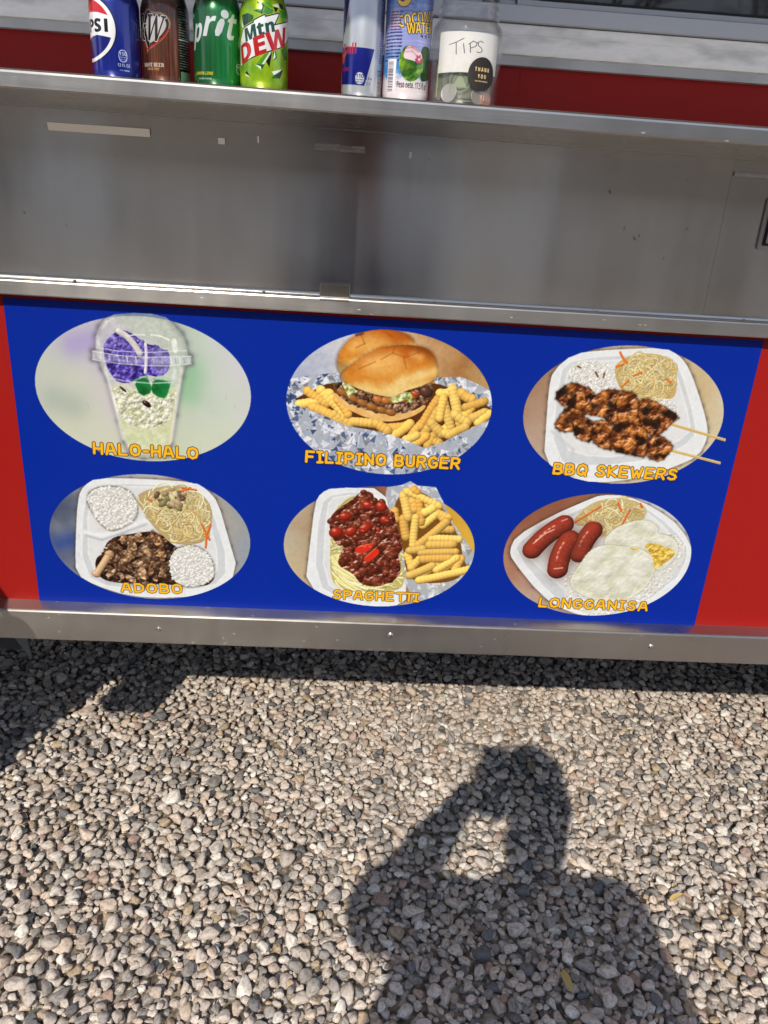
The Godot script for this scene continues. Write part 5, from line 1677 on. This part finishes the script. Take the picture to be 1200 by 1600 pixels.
	glass.transparency = BaseMaterial3D.TRANSPARENCY_ALPHA
	glass.albedo_color.a = 0.035
	glass.metallic_specular = 0.8
	var outer := pv([0.0, 0.0, 0.040, 0.0, 0.0465, 0.002, 0.0492, 0.007, 0.0498, 0.014, 0.0498, 0.092, 0.0490, 0.0985, 0.0468, 0.1045, 0.0430, 0.1090, 0.0412, 0.1110, 0.0405, 0.1130, 0.0422, 0.1150, 0.0424, 0.1165, 0.0404, 0.1190, 0.0404, 0.1205, 0.0422, 0.1235, 0.0423, 0.1250, 0.0403, 0.1278, 0.0403, 0.1295, 0.0414, 0.1330, 0.0412, 0.1385, 0.0400, 0.1400, 0.0386, 0.1395])
	part("jar_glass", lathe(outer, 72), glass, jar)
	var shrink := pv([0.0383, 0.139, 0.0383, 0.113, 0.041, 0.1075, 0.0446, 0.1025, 0.0468, 0.097, 0.0475, 0.090, 0.0475, 0.010, 0.045, 0.005, 0.0, 0.004])
	part("inner_glass", lathe(shrink, 72), glass, jar)
	var note := Canvas.new(430, 300, Color(0.84, 0.84, 0.83))
	var ink := Color(0.08, 0.07, 0.09)
	for s: PackedVector2Array in [pv([78, 96, 120, 82, 168, 52]), pv([122, 80, 128, 168]), pv([168, 90, 178, 158]), pv([208, 86, 214, 152]), pv([200, 92, 226, 68, 250, 78, 244, 104, 214, 120]), pv([290, 72, 274, 62, 256, 74, 260, 98, 282, 114, 288, 136, 272, 148, 254, 144])]:
		note.path(s, 2.6, ink)
	var nm := mat(Color.WHITE, 0.8)
	nm.albedo_texture = note.texture()
	nm.cull_mode = BaseMaterial3D.CULL_DISABLED
	var paper := begin()
	for k in 24:
		var a0 := lerpf(-1.02, 1.06, k / 24.0)
		var a1 := lerpf(-1.02, 1.06, (k + 1) / 24.0)
		var u0 := k / 24.0
		var u1 := (k + 1) / 24.0
		var r := 0.0466
		var b0 := 0.0440 + 0.004 * sin(u0 * 1.5) - 0.003 * u0
		var b1 := 0.0440 + 0.004 * sin(u1 * 1.5) - 0.003 * u1
		var pts := [[a0, 0.0935, u0, 0.0], [a1, 0.0935, u1, 0.0], [a1, b1, u1, 1.0], [a0, 0.0935, u0, 0.0], [a1, b1, u1, 1.0], [a0, b0, u0, 1.0]]
		for p in pts:
			paper.set_normal(Vector3(sin(p[0]), 0, cos(p[0])))
			paper.set_uv(Vector2(p[2], p[3]))
			paper.add_vertex(Vector3(sin(p[0]) * r, p[1], cos(p[0]) * r))
	tag(part("paper_note", paper.commit(), nm, self, Vector3(jx, jb, 0.224)), "white paper note with handwritten word inside the jar", "note")
	var stick := Canvas.new(256, 256, Color(0.10, 0.085, 0.08))
	var gold := Color(0.92, 0.80, 0.58)
	stick.text("T H A N K", bold, 128, 92, 30, gold, 0.78)
	stick.text("Y O U", bold, 128, 144, 30, gold, 0.78)
	stick.text("FOR YOUR KINDNESS", bold, 128, 181, 10, gold, 0.95)
	var sm := mat(Color.WHITE, 0.6)
	sm.albedo_texture = stick.texture()
	var sd := begin()
	var sr := 0.0206
	for k in 48:
		for ringn in 4:
			var ps := []
			for q in [[ringn, k], [ringn + 1, k], [ringn + 1, k + 1], [ringn, k + 1]]:
				var rr: float = sr * q[0] / 4.0
				var an: float = TAU * q[1] / 48
				ps.append(Vector2(cos(an) * rr, sin(an) * rr))
			for j in [0, 2, 1, 0, 3, 2]:
				var p: Vector2 = ps[j]
				var a := 0.40 + p.x / 0.0503
				sd.set_normal(Vector3(sin(a), 0, cos(a)))
				sd.set_uv(Vector2(0.5 + p.x / sr / 2, 0.5 - p.y / sr / 2))
				sd.add_vertex(Vector3(sin(a) * 0.0502, 0.0440 + p.y, cos(a) * 0.0502))
	part("round_sticker", sd.commit(), sm, jar)

	# banknotes rolled inside, and coins
	var bill := Canvas.new(360, 160, Color(0.36, 0.39, 0.31))
	for k in 300:
		var p := Vector2(bill.rnd(0, 360), bill.rnd(0, 160))
		bill.line(p, p + Vector2.from_angle(bill.rnd(0, 6)) * bill.rnd(4, 22), 1.0, [Color(0.22, 0.27, 0.20), Color(0.50, 0.53, 0.43), Color(0.24, 0.29, 0.22)][k % 3], 0.6)
	bill.fill([ring(150, 80, 62, 66)], Color(0.42, 0.46, 0.38))
	for r in [64, 58, 40]:
		var o := ring(150, 80, r, r)
		o.append(o[0])
		bill.path(o, 2.2, Color(0.18, 0.23, 0.17), 0.85)
	bill.fill([pv([150, 40, 185, 110, 115, 110])], Color(0.56, 0.60, 0.50))
	bill.text("ONE", bold, 262, 112, 34, Color(0.24, 0.30, 0.22), 0.8)
	bill.line(Vector2(16, 10), Vector2(16, 150), 4, Color(0.62, 0.66, 0.55))
	var bm := mat(Color.WHITE, 0.75)
	bm.albedo_texture = bill.texture()
	bm.cull_mode = BaseMaterial3D.CULL_DISABLED
	for s in [[0.0420, -1.25, 1.2, 0.014, 0.056, "green banknote curled against the front of the jar"], [0.0395, -0.5, 2.4, 0.010, 0.070, "green banknote rolled behind the other in the jar"]]:
		var bs := begin()
		for k in 26:
			for v in 2:
				pass
			var a0: float = lerpf(s[1], s[2], k / 26.0)
			var a1: float = lerpf(s[1], s[2], (k + 1) / 26.0)
			for p in [[a0, s[4], k / 26.0, 0.0], [a1, s[4], (k + 1) / 26.0, 0.0], [a1, s[3], (k + 1) / 26.0, 1.0], [a0, s[4], k / 26.0, 0.0], [a1, s[3], (k + 1) / 26.0, 1.0], [a0, s[3], k / 26.0, 1.0]]:
				var r: float = s[0] + 0.0012 * sin(p[0] * 9.0)
				bs.set_uv(Vector2(p[2], p[3]))
				bs.add_vertex(Vector3(sin(p[0]) * r, p[1], cos(p[0]) * r))
		bs.generate_normals()
		tag(part("banknote", bs.commit(), bm, self, Vector3(jx, jb, 0.224)), s[5], "banknote", "banknotes in the tip jar")
	var copper := mat(Color(0.60, 0.29, 0.18), 0.48, 1.0)
	var brown := mat(Color(0.36, 0.22, 0.13), 0.45, 1.0)
	var nickel := mat(Color(0.42, 0.41, 0.385), 0.5, 1.0)
	for m: StandardMaterial3D in [copper, brown, nickel]:
		m.normal_enabled = true
		m.normal_texture = noise_tex(0.05, [], 90, 128, 3, 4.0)
		m.normal_scale = 0.8
		m.uv1_triplanar = true
		m.uv1_scale = Vector3(60, 60, 60)
	var coin := func(label: String, at: Vector3, rot: Vector3, r: float, m: Material) -> void:
		var o := part("coin", lathe(pv([0.0, -0.0008, r * 0.5, -0.0008, r - 0.0016, -0.0008, r - 0.0012, -0.0008, r - 0.001, -0.001, r - 0.0002, -0.001, r, -0.0006, r, 0.0006, r - 0.0002, 0.001, r - 0.001, 0.001, r - 0.0012, 0.0008, r - 0.0016, 0.0008, r * 0.5, 0.0008, 0.0, 0.0008]), 32), m, self, Vector3(jx, jb, 0.224) + at)
		o.rotation = rot
		tag(o, label, "coin", "coins in the tip jar")
	coin.call("large silver coin leaning at the left of the jar", Vector3(-0.0235, 0.0195, 0.0385), Vector3(1.42, -0.50, 0.1), 0.0121, nickel)
	coin.call("dull silver coin standing beside the copper penny", Vector3(0.0165, 0.0170, 0.0425), Vector3(1.45, 0.36, 0.0), 0.0106, mat(Color(0.38, 0.33, 0.27), 0.5, 1.0))
	coin.call("bright copper penny leaning at the right of the jar", Vector3(0.0285, 0.0150, 0.0365), Vector3(1.42, 0.66, 0.0), 0.0095, copper)
	for k in 12:
		var a := k * 2.4
		var rr := 0.010 + 0.013 * ((k * 7) % 5) / 5.0
		coin.call("brown coin lying flat in the pile at the jar bottom" if k % 3 else "dull silver coin lying among the brown ones at the jar bottom", Vector3(cos(a) * rr - 0.004, 0.0055 + 0.0013 * k * 0.75, sin(a) * rr + 0.010), Vector3(rng.randf_range(-0.12, 0.16), 0, rng.randf_range(-0.14, 0.14)), 0.0095 if k % 3 else 0.0106, brown if k % 3 else nickel)

# one skin over a skeleton: bones are [a, b, radius at a, radius at b, colour index]
func skin(bones: Array, cell: float, melt: float, colors: Array) -> ArrayMesh:
	var lo := Vector3(1e9, 1e9, 1e9)
	var hi := Vector3(-1e9, -1e9, -1e9)
	for b in bones:
		var r: float = maxf(b[2], b[3]) + melt + cell * 2
		lo = lo.min(b[0] - Vector3(r, r, r)).min(b[1] - Vector3(r, r, r))
		hi = hi.max(b[0] + Vector3(r, r, r)).max(b[1] + Vector3(r, r, r))
	var n := Vector3i(((hi - lo) / cell).ceil()) + Vector3i.ONE
	var val := PackedFloat32Array()
	val.resize(n.x * n.y * n.z)
	val.fill(1.0)
	var near := PackedFloat32Array(val)
	var who := PackedByteArray()
	who.resize(val.size())
	for b in bones:
		var p: Vector3 = b[0]
		var d: Vector3 = b[1] - b[0]
		var dd := maxf(d.length_squared(), 1e-9)
		var r: float = maxf(b[2], b[3]) + melt + cell * 1.5
		var i0 := Vector3i(((p.min(b[1]) - Vector3(r, r, r) - lo) / cell).floor()).clamp(Vector3i.ZERO, n - Vector3i.ONE)
		var i1 := Vector3i(((p.max(b[1]) + Vector3(r, r, r) - lo) / cell).ceil()).clamp(Vector3i.ZERO, n - Vector3i.ONE)
		for z in range(i0.z, i1.z + 1):
			for y in range(i0.y, i1.y + 1):
				for x in range(i0.x, i1.x + 1):
					var q := lo + Vector3(x, y, z) * cell - p
					var t := clampf(q.dot(d) / dd, 0.0, 1.0)
					var e := (q - d * t).length() - lerpf(b[2], b[3], t)
					var i := (z * n.y + y) * n.x + x
					if e < near[i]:
						near[i] = e
						who[i] = b[4]
					var h := maxf(melt - absf(val[i] - e), 0.0) / melt
					val[i] = minf(val[i], e) - h * h * melt * 0.25
	var st := begin()
	var id := {}
	var count := 0
	var corners := [Vector3i(0, 0, 0), Vector3i(1, 0, 0), Vector3i(0, 1, 0), Vector3i(1, 1, 0), Vector3i(0, 0, 1), Vector3i(1, 0, 1), Vector3i(0, 1, 1), Vector3i(1, 1, 1)]
	var edges := [[0, 1], [2, 3], [4, 5], [6, 7], [0, 2], [1, 3], [4, 6], [5, 7], [0, 4], [1, 5], [2, 6], [3, 7]]
	var sx := n.x
	var sxy := n.x * n.y
	var off := [0, 1, sx, sx + 1, sxy, sxy + 1, sxy + sx, sxy + sx + 1]
	for z in n.z - 1:
		for y in n.y - 1:
			var row := z * sxy + y * sx
			for x in n.x - 1:
				var i := row + x
				var s := 0
				for k in 8:
					if val[i + off[k]] < 0.0:
						s += 1
				if s == 0 or s == 8:
					continue
				var sum := Vector3.ZERO
				var m := 0
				for e in edges:
					var a := val[i + off[e[0]]]
					var b := val[i + off[e[1]]]
					if (a < 0.0) != (b < 0.0):
						sum += Vector3(corners[e[0]]).lerp(Vector3(corners[e[1]]), a / (a - b))
						m += 1
				st.set_color(colors[who[i]])
				st.set_smooth_group(0)
				st.add_vertex(lo + (Vector3(x, y, z) + sum / m) * cell)
				id[i] = count
				count += 1
	for i: int in id:
		var inside := val[i] < 0.0
		for ax: Array in [[1, sx, sxy], [sx, sxy, 1], [sxy, 1, sx]]:
			if i + ax[0] >= val.size() or (val[i + ax[0]] < 0.0) == inside:
				continue
			var q := [i, i - ax[1], i - ax[1] - ax[2], i - ax[2]]
			if not (id.has(q[1]) and id.has(q[2]) and id.has(q[3])):
				continue
			if inside:
				q.reverse()
			for k in [0, 1, 2, 0, 2, 3]:
				st.add_index(id[q[k]])
	st.generate_normals()
	return st.commit()


func make_person(label: String, body: Array, head: Array, hands: Array, hair: Array, colors: Array, at: Vector3) -> void:
	var t := thing("person", label, "person", at)
	var m := mat(Color.WHITE, 0.8)
	m.vertex_color_use_as_albedo = true
	var st := SurfaceTool.new()
	st.begin(Mesh.PRIMITIVE_TRIANGLES)
	st.append_from(skin(body, 0.016, 0.04, colors), 0, Transform3D.IDENTITY)
	st.append_from(skin(head, 0.006, 0.018, colors), 0, Transform3D.IDENTITY)
	for h in hands:
		st.append_from(skin(h, 0.004, 0.007, colors), 0, Transform3D.IDENTITY)
	part("body", st.commit(), m, t)
	part("hair", skin(hair, 0.007, 0.02, colors), m, t)


func build_surroundings() -> void:
	var v := func(x: float, y: float, z: float) -> Vector3:
		return Vector3(x, y, z)
	# the one who takes the picture: phone held up in the left hand, right arm hanging
	var cols := [Color(0.020, 0.026, 0.06), Color(0.42, 0.25, 0.17), Color(0.025, 0.03, 0.045), Color(0.012, 0.010, 0.009), Color(0.08, 0.08, 0.08)]
	var o := Vector3(0.02, 0, 1.76)
	var phone_at := Vector3(0, 1.44, 1.48)
	var pb := Basis(Vector3(0.997685, 0.060601, 0.030861), Vector3(-0.044333, 0.923676, -0.380602), Vector3(-0.05157, 0.378353, 0.924224)).orthonormalized()
	var ph := func(x: float, y: float, z: float) -> Vector3:
		return phone_at + pb * Vector3(x - 0.021, y - 0.056, z + 0.0085) - o
	var w := func(x: float, y: float, z: float) -> Vector3:
		return Vector3(x, y, z) - o
	var wrist: Vector3 = ph.call(-0.078, -0.035, 0.052)
	var elbow: Vector3 = w.call(-0.256, 1.142, 1.63)
	var body := [
		[w.call(0.045, 1.29, 1.75), w.call(0.035, 1.44, 1.745), 0.062, 0.056, 1], [w.call(0.045, 1.26, 1.755), w.call(0.225, 1.215, 1.76), 0.066, 0.075, 0], [w.call(0.045, 1.25, 1.755), w.call(-0.13, 1.225, 1.76), 0.058, 0.066, 0], [w.call(0.03, 1.25, 1.76), w.call(0.03, 1.15, 1.76), 0.06, 0.11, 0],
		[w.call(-0.11, 1.08, 1.77), w.call(-0.15, 0.92, 1.78), 0.125, 0.14, 0], [w.call(0.12, 1.10, 1.77), w.call(0.16, 0.92, 1.78), 0.125, 0.125, 0], [w.call(-0.07, 0.86, 1.78), w.call(0.11, 0.86, 1.78), 0.13, 0.13, 2],
		[w.call(-0.14, 1.22, 1.755), elbow, 0.066, 0.066, 0], [elbow, elbow.lerp(wrist, 0.5), 0.066, 0.046, 0], [elbow.lerp(wrist, 0.5), wrist, 0.046, 0.036, 0], [w.call(0.225, 1.215, 1.76), w.call(0.335, 1.0, 1.77), 0.078, 0.068, 0], [w.call(0.335, 1.0, 1.77), w.call(0.272, 0.76, 1.68), 0.048, 0.03, 0],
		[w.call(-0.07, 0.82, 1.78), w.call(-0.085, 0.45, 1.76), 0.095, 0.06, 2], [w.call(-0.085, 0.45, 1.76), w.call(-0.09, 0.10, 1.80), 0.058, 0.04, 2], [w.call(0.11, 0.82, 1.78), w.call(0.125, 0.45, 1.76), 0.095, 0.06, 2], [w.call(0.125, 0.45, 1.76), w.call(0.13, 0.10, 1.80), 0.058, 0.04, 2],
		[w.call(-0.09, 0.05, 1.83), w.call(-0.10, 0.035, 1.64), 0.042, 0.034, 4], [w.call(0.13, 0.05, 1.83), w.call(0.14, 0.035, 1.64), 0.042, 0.034, 4]]
	var head_of := func(c: Vector3) -> Array:   # a face towards -z: skull, jaw, nose, brow, lips, ears
		return [[c + v.call(0, 0.03, 0.015), c + v.call(0, 0.02, -0.012), 0.082, 0.076, 1], [c + v.call(0, -0.05, -0.03), c + v.call(0, -0.072, -0.05), 0.05, 0.03, 1], [c + v.call(0, -0.09, 0.01), c + v.call(0, -0.14, 0.02), 0.05, 0.055, 1],
			[c + v.call(0, 0.008, -0.088), c + v.call(0, -0.022, -0.104), 0.007, 0.011, 1], [c + v.call(-0.045, 0.026, -0.076), c + v.call(0.045, 0.026, -0.076), 0.010, 0.010, 1], [c + v.call(-0.018, -0.05, -0.083), c + v.call(0.018, -0.05, -0.083), 0.008, 0.008, 1],
			[c + v.call(-0.080, 0.012, 0.01), c + v.call(-0.083, -0.025, 0.005), 0.012, 0.009, 1], [c + v.call(0.080, 0.012, 0.01), c + v.call(0.083, -0.025, 0.005), 0.012, 0.009, 1], [c + v.call(-0.030, 0.008, -0.079), c + v.call(-0.028, 0.008, -0.080), 0.010, 0.010, 3], [c + v.call(0.030, 0.008, -0.079), c + v.call(0.028, 0.008, -0.080), 0.010, 0.010, 3]]
	var hair_of := func(c: Vector3, long: float) -> Array:
		return [[c + v.call(0, 0.055, 0.02), c + v.call(0, 0.035, 0.035), 0.083, 0.086, 3], [c + v.call(0, 0.05, -0.03), c + v.call(0, 0.05, 0.0), 0.068, 0.078, 3], [c + v.call(0.02, 0.0, 0.05), c + v.call(0.025, -long, 0.05), 0.08, 0.06, 3]]
	var hc: Vector3 = w.call(0.022, 1.518, 1.725)
	var grip := [[wrist, ph.call(-0.045, -0.05, 0.038), 0.026, 0.024, 1], [ph.call(-0.045, -0.05, 0.036), ph.call(-0.008, -0.05, 0.026), 0.024, 0.018, 1], [ph.call(-0.035, -0.075, 0.03), ph.call(0.0, -0.08, 0.024), 0.02, 0.014, 1], [ph.call(-0.035, -0.03, 0.03), ph.call(0.0, -0.02, 0.024), 0.02, 0.014, 1]]
	for k in 4:
		var y: float = -0.088 + 0.024 * k
		grip.append([ph.call(0.0, y, 0.025), ph.call(0.034, y + 0.004, 0.020), 0.0105, 0.0095, 1])
		grip.append([ph.call(0.034, y + 0.004, 0.020), ph.call(0.047, y + 0.006, 0.004), 0.0095, 0.0088, 1])
		grip.append([ph.call(0.047, y + 0.006, 0.004), ph.call(0.040 - 0.003 * absf(k - 1.5), y + 0.008, -0.013), 0.0088, 0.0075, 1])
	grip.append([ph.call(-0.048, -0.035, 0.036), ph.call(-0.050, 0.0, 0.016), 0.014, 0.011, 1])
	grip.append([ph.call(-0.050, 0.0, 0.016), ph.call(-0.046, 0.032, 0.006), 0.011, 0.0085, 1])
	var loose_hand := func(a: Vector3, side: float, c: int) -> Array:   # a hanging, slightly curled hand with its wrist at a
		var h := [[a, a + v.call(0, -0.075, -0.012), 0.026, 0.030, c], [a + v.call(0, -0.06, 0.012), a + v.call(0, -0.085, -0.02), 0.022, 0.022, c]]
		for k in 4:
			var z: float = -0.030 + 0.020 * k
			var l: float = [0.042, 0.048, 0.045, 0.034][k]
			var p: Vector3 = a + v.call(0, -0.085, z)
			var q: Vector3 = p + v.call(-side * 0.006, -l, -0.004)
			var r: Vector3 = q + v.call(-side * 0.016, -l * 0.72, -0.004)
			h.append([p, q, 0.0105, 0.0095, c])
			h.append([q, r, 0.0095, 0.0078, c])
		h.append([a + v.call(-side * 0.004, -0.025, -0.022), a + v.call(-side * 0.016, -0.062, -0.050), 0.014, 0.011, c])
		h.append([a + v.call(-side * 0.016, -0.062, -0.050), a + v.call(-side * 0.022, -0.095, -0.054), 0.011, 0.0085, c])
		return h
	make_person("person in dark blue jacket holding up a phone towards the trailer", body, head_of.call(hc), [grip, loose_hand.call(w.call(0.265, 0.765, 1.68), 1.0, 1)], hair_of.call(hc, 0.13), cols, o)
	var phone := Node3D.new()
	phone.name = "phone"
	phone.transform = Transform3D(pb, phone_at + pb * Vector3(-0.021, -0.056, 0.0085))
	add_child(phone, true)
	tag(phone, "slim black phone held upright in the raised hand", "phone")
	part("case", slab(Vector3(-0.037, -0.078, -0.0045), Vector3(0.037, 0.078, 0.0040), 0.002), mat(Color(0.02, 0.02, 0.022), 0.4), phone)
	part("screen", slab(Vector3(-0.034, -0.075, 0.0041), Vector3(0.034, 0.075, 0.0045), 0.0001), mat(Color(0.01, 0.01, 0.012), 0.1), phone)

	# someone waiting at the counter further left
	var o2 := Vector3(-1.15, 0, 0.42)
	var cols2 := [Color(0.10, 0.10, 0.11), Color(0.42, 0.25, 0.17), Color(0.03, 0.035, 0.05), Color(0.02, 0.014, 0.01), Color(0.25, 0.25, 0.25)]
	var u := func(x: float, y: float, z: float) -> Vector3:
		return Vector3(x, y, z) - o2
	var body2 := [
		[u.call(-1.15, 1.46, 0.42), u.call(-1.15, 1.54, 0.41), 0.06, 0.055, 1], [u.call(-1.33, 1.38, 0.43), u.call(-0.97, 1.38, 0.43), 0.07, 0.07, 0], [u.call(-1.15, 1.40, 0.43), u.call(-1.15, 1.22, 0.43), 0.09, 0.13, 0],
		[u.call(-1.22, 1.25, 0.43), u.call(-1.22, 1.0, 0.44), 0.125, 0.11, 0], [u.call(-1.08, 1.25, 0.43), u.call(-1.08, 1.0, 0.44), 0.125, 0.11, 0], [u.call(-1.23, 0.92, 0.43), u.call(-1.07, 0.92, 0.43), 0.12, 0.12, 2],
		[u.call(-0.985, 1.37, 0.43), u.call(-0.905, 1.08, 0.46), 0.06, 0.048, 0], [u.call(-0.905, 1.08, 0.46), u.call(-0.825, 0.83, 0.34), 0.046, 0.03, 1], [u.call(-1.335, 1.37, 0.43), u.call(-1.42, 1.08, 0.45), 0.06, 0.048, 0], [u.call(-1.42, 1.08, 0.45), u.call(-1.40, 0.83, 0.38), 0.046, 0.03, 1],
		[u.call(-1.06, 0.88, 0.42), u.call(-1.07, 0.49, 0.38), 0.105, 0.066, 2], [u.call(-1.07, 0.49, 0.38), u.call(-1.08, 0.10, 0.43), 0.064, 0.045, 2], [u.call(-1.24, 0.88, 0.42), u.call(-1.25, 0.49, 0.40), 0.105, 0.066, 2], [u.call(-1.25, 0.49, 0.40), u.call(-1.26, 0.10, 0.44), 0.064, 0.045, 2],
		[u.call(-1.08, 0.05, 0.46), u.call(-1.08, 0.035, 0.26), 0.045, 0.036, 4], [u.call(-1.26, 0.05, 0.47), u.call(-1.27, 0.035, 0.27), 0.045, 0.036, 4]]
	var hc2: Vector3 = u.call(-1.15, 1.64, 0.39)
	make_person("person in grey shirt waiting at the counter, arms hanging", body2, head_of.call(hc2), [loose_hand.call(u.call(-0.825, 0.835, 0.34), 1.0, 1), loose_hand.call(u.call(-1.40, 0.835, 0.38), -1.0, 1)], hair_of.call(hc2, 0.04), cols2, o2)

	var bag := thing("handbag", "small dark rounded handbag hanging beside the waiting person's hand", "handbag", Vector3(-0.84, 0.69, 0.415))
	part("bag_body", skin([[Vector3(-0.045, 0.05, 0), Vector3(-0.055, 0.15, 0), 0.042, 0.034, 0], [Vector3(0.045, 0.05, 0), Vector3(0.055, 0.15, 0), 0.042, 0.034, 0], [Vector3(-0.045, 0.05, 0), Vector3(0.045, 0.05, 0), 0.045, 0.045, 0], [Vector3(-0.05, 0.14, 0), Vector3(0.05, 0.14, 0), 0.036, 0.036, 0]], 0.010, 0.03, [Color(0.05, 0.04, 0.035)]), mat(Color(0.05, 0.04, 0.035), 0.5), bag)
	part("strap", skin([[Vector3(-0.06, 0.16, 0), Vector3(-0.02, 0.30, 0.0), 0.009, 0.009, 0], [Vector3(0.06, 0.16, 0), Vector3(-0.01, 0.30, 0.0), 0.009, 0.009, 0]], 0.006, 0.01, [Color(0.05, 0.04, 0.035)]), mat(Color(0.05, 0.04, 0.035), 0.5), bag)

	# bare trees and a low building across the lot, seen only as reflections
	var wall := thing("storage_building", "long low tan building across the gravel lot", "building", Vector3(-2, 0, 17))
	part("wall", slab(Vector3(-20, -0.1, -2), Vector3(20, 3.9, 2), 0.02), mat(Color(0.34, 0.30, 0.255), 0.8), wall)
	part("roof", slab(Vector3(-20.3, 3.905, -2.3), Vector3(20.3, 4.1, 2.3), 0.02), mat(Color(0.10, 0.09, 0.085), 0.7), wall)
	for x in [-10.0, -3.6, 3.4, 5.6, 12.0]:
		part("garage_door", slab(Vector3(x - 0.9, 0, -2.04), Vector3(x + 0.9, 2.4, -2.002), 0.01), mat(Color(0.78, 0.77, 0.74), 0.6), wall)
	var bark := mat(Color(0.07, 0.055, 0.045), 0.9)
	for k in 7:
		var x: float = [-18.0, -11.5, -6.0, 3.5, 7.0, 11.0, 16.0][k]
		var z: float = [13.0, 12.5, 13.5, 12.0, 13.5, 12.5, 13.0][k]
		var t := thing("bare_tree", "bare grey tree across the lot %s" % ["at the far end of the row", "second from the far end of the row", "third from the far end of the row", "in the middle of the row", "just past the middle of the row", "second from the near end of the row", "at the near end of the row"][k], "tree", Vector3(x, -0.02, z), 0.0, "bare trees across the lot")
		var trunk := begin()
		var twigs := begin()
		limb(trunk, Vector3.ZERO, Vector3(rng.randf_range(-0.2, 0.2), 2.0, rng.randf_range(-0.2, 0.2)), 0.17, 0.12)
		branch(twigs, Vector3(0, 1.9, 0), Vector3(0, 1, 0), 1.5, 0.11, 5)
		part("trunk", trunk.commit(), bark, t)
		part("crown", twigs.commit(), bark, t)


func limb(st: SurfaceTool, a: Vector3, b: Vector3, ra: float, rb: float) -> void:
	var d := (b - a).normalized()
	var u := d.cross(Vector3(0.3, 0.1, 0.9)).normalized()
	var w := d.cross(u)
	for k in 5:
		var n0 := u * cos(TAU * k / 5) + w * sin(TAU * k / 5)
		var n1 := u * cos(TAU * (k + 1) / 5) + w * sin(TAU * (k + 1) / 5)
		faced(st, [a + n0 * ra, a + n1 * ra, b + n1 * rb, b + n0 * rb], (n0 + n1).normalized())


func branch(st: SurfaceTool, a: Vector3, d: Vector3, l: float, r: float, deep: int) -> void:
	var b := a + d * l
	limb(st, a, b, r, r * 0.6)
	if deep == 0:
		return
	for k in 3:
		var e := (d + Vector3(rng.randfn(0, 0.55), rng.randfn(0.12, 0.3), rng.randfn(0, 0.55))).normalized()
		branch(st, a.lerp(b, rng.randf_range(0.7, 1.0)), e, l * rng.randf_range(0.62, 0.85), r * 0.58, deep - 1)
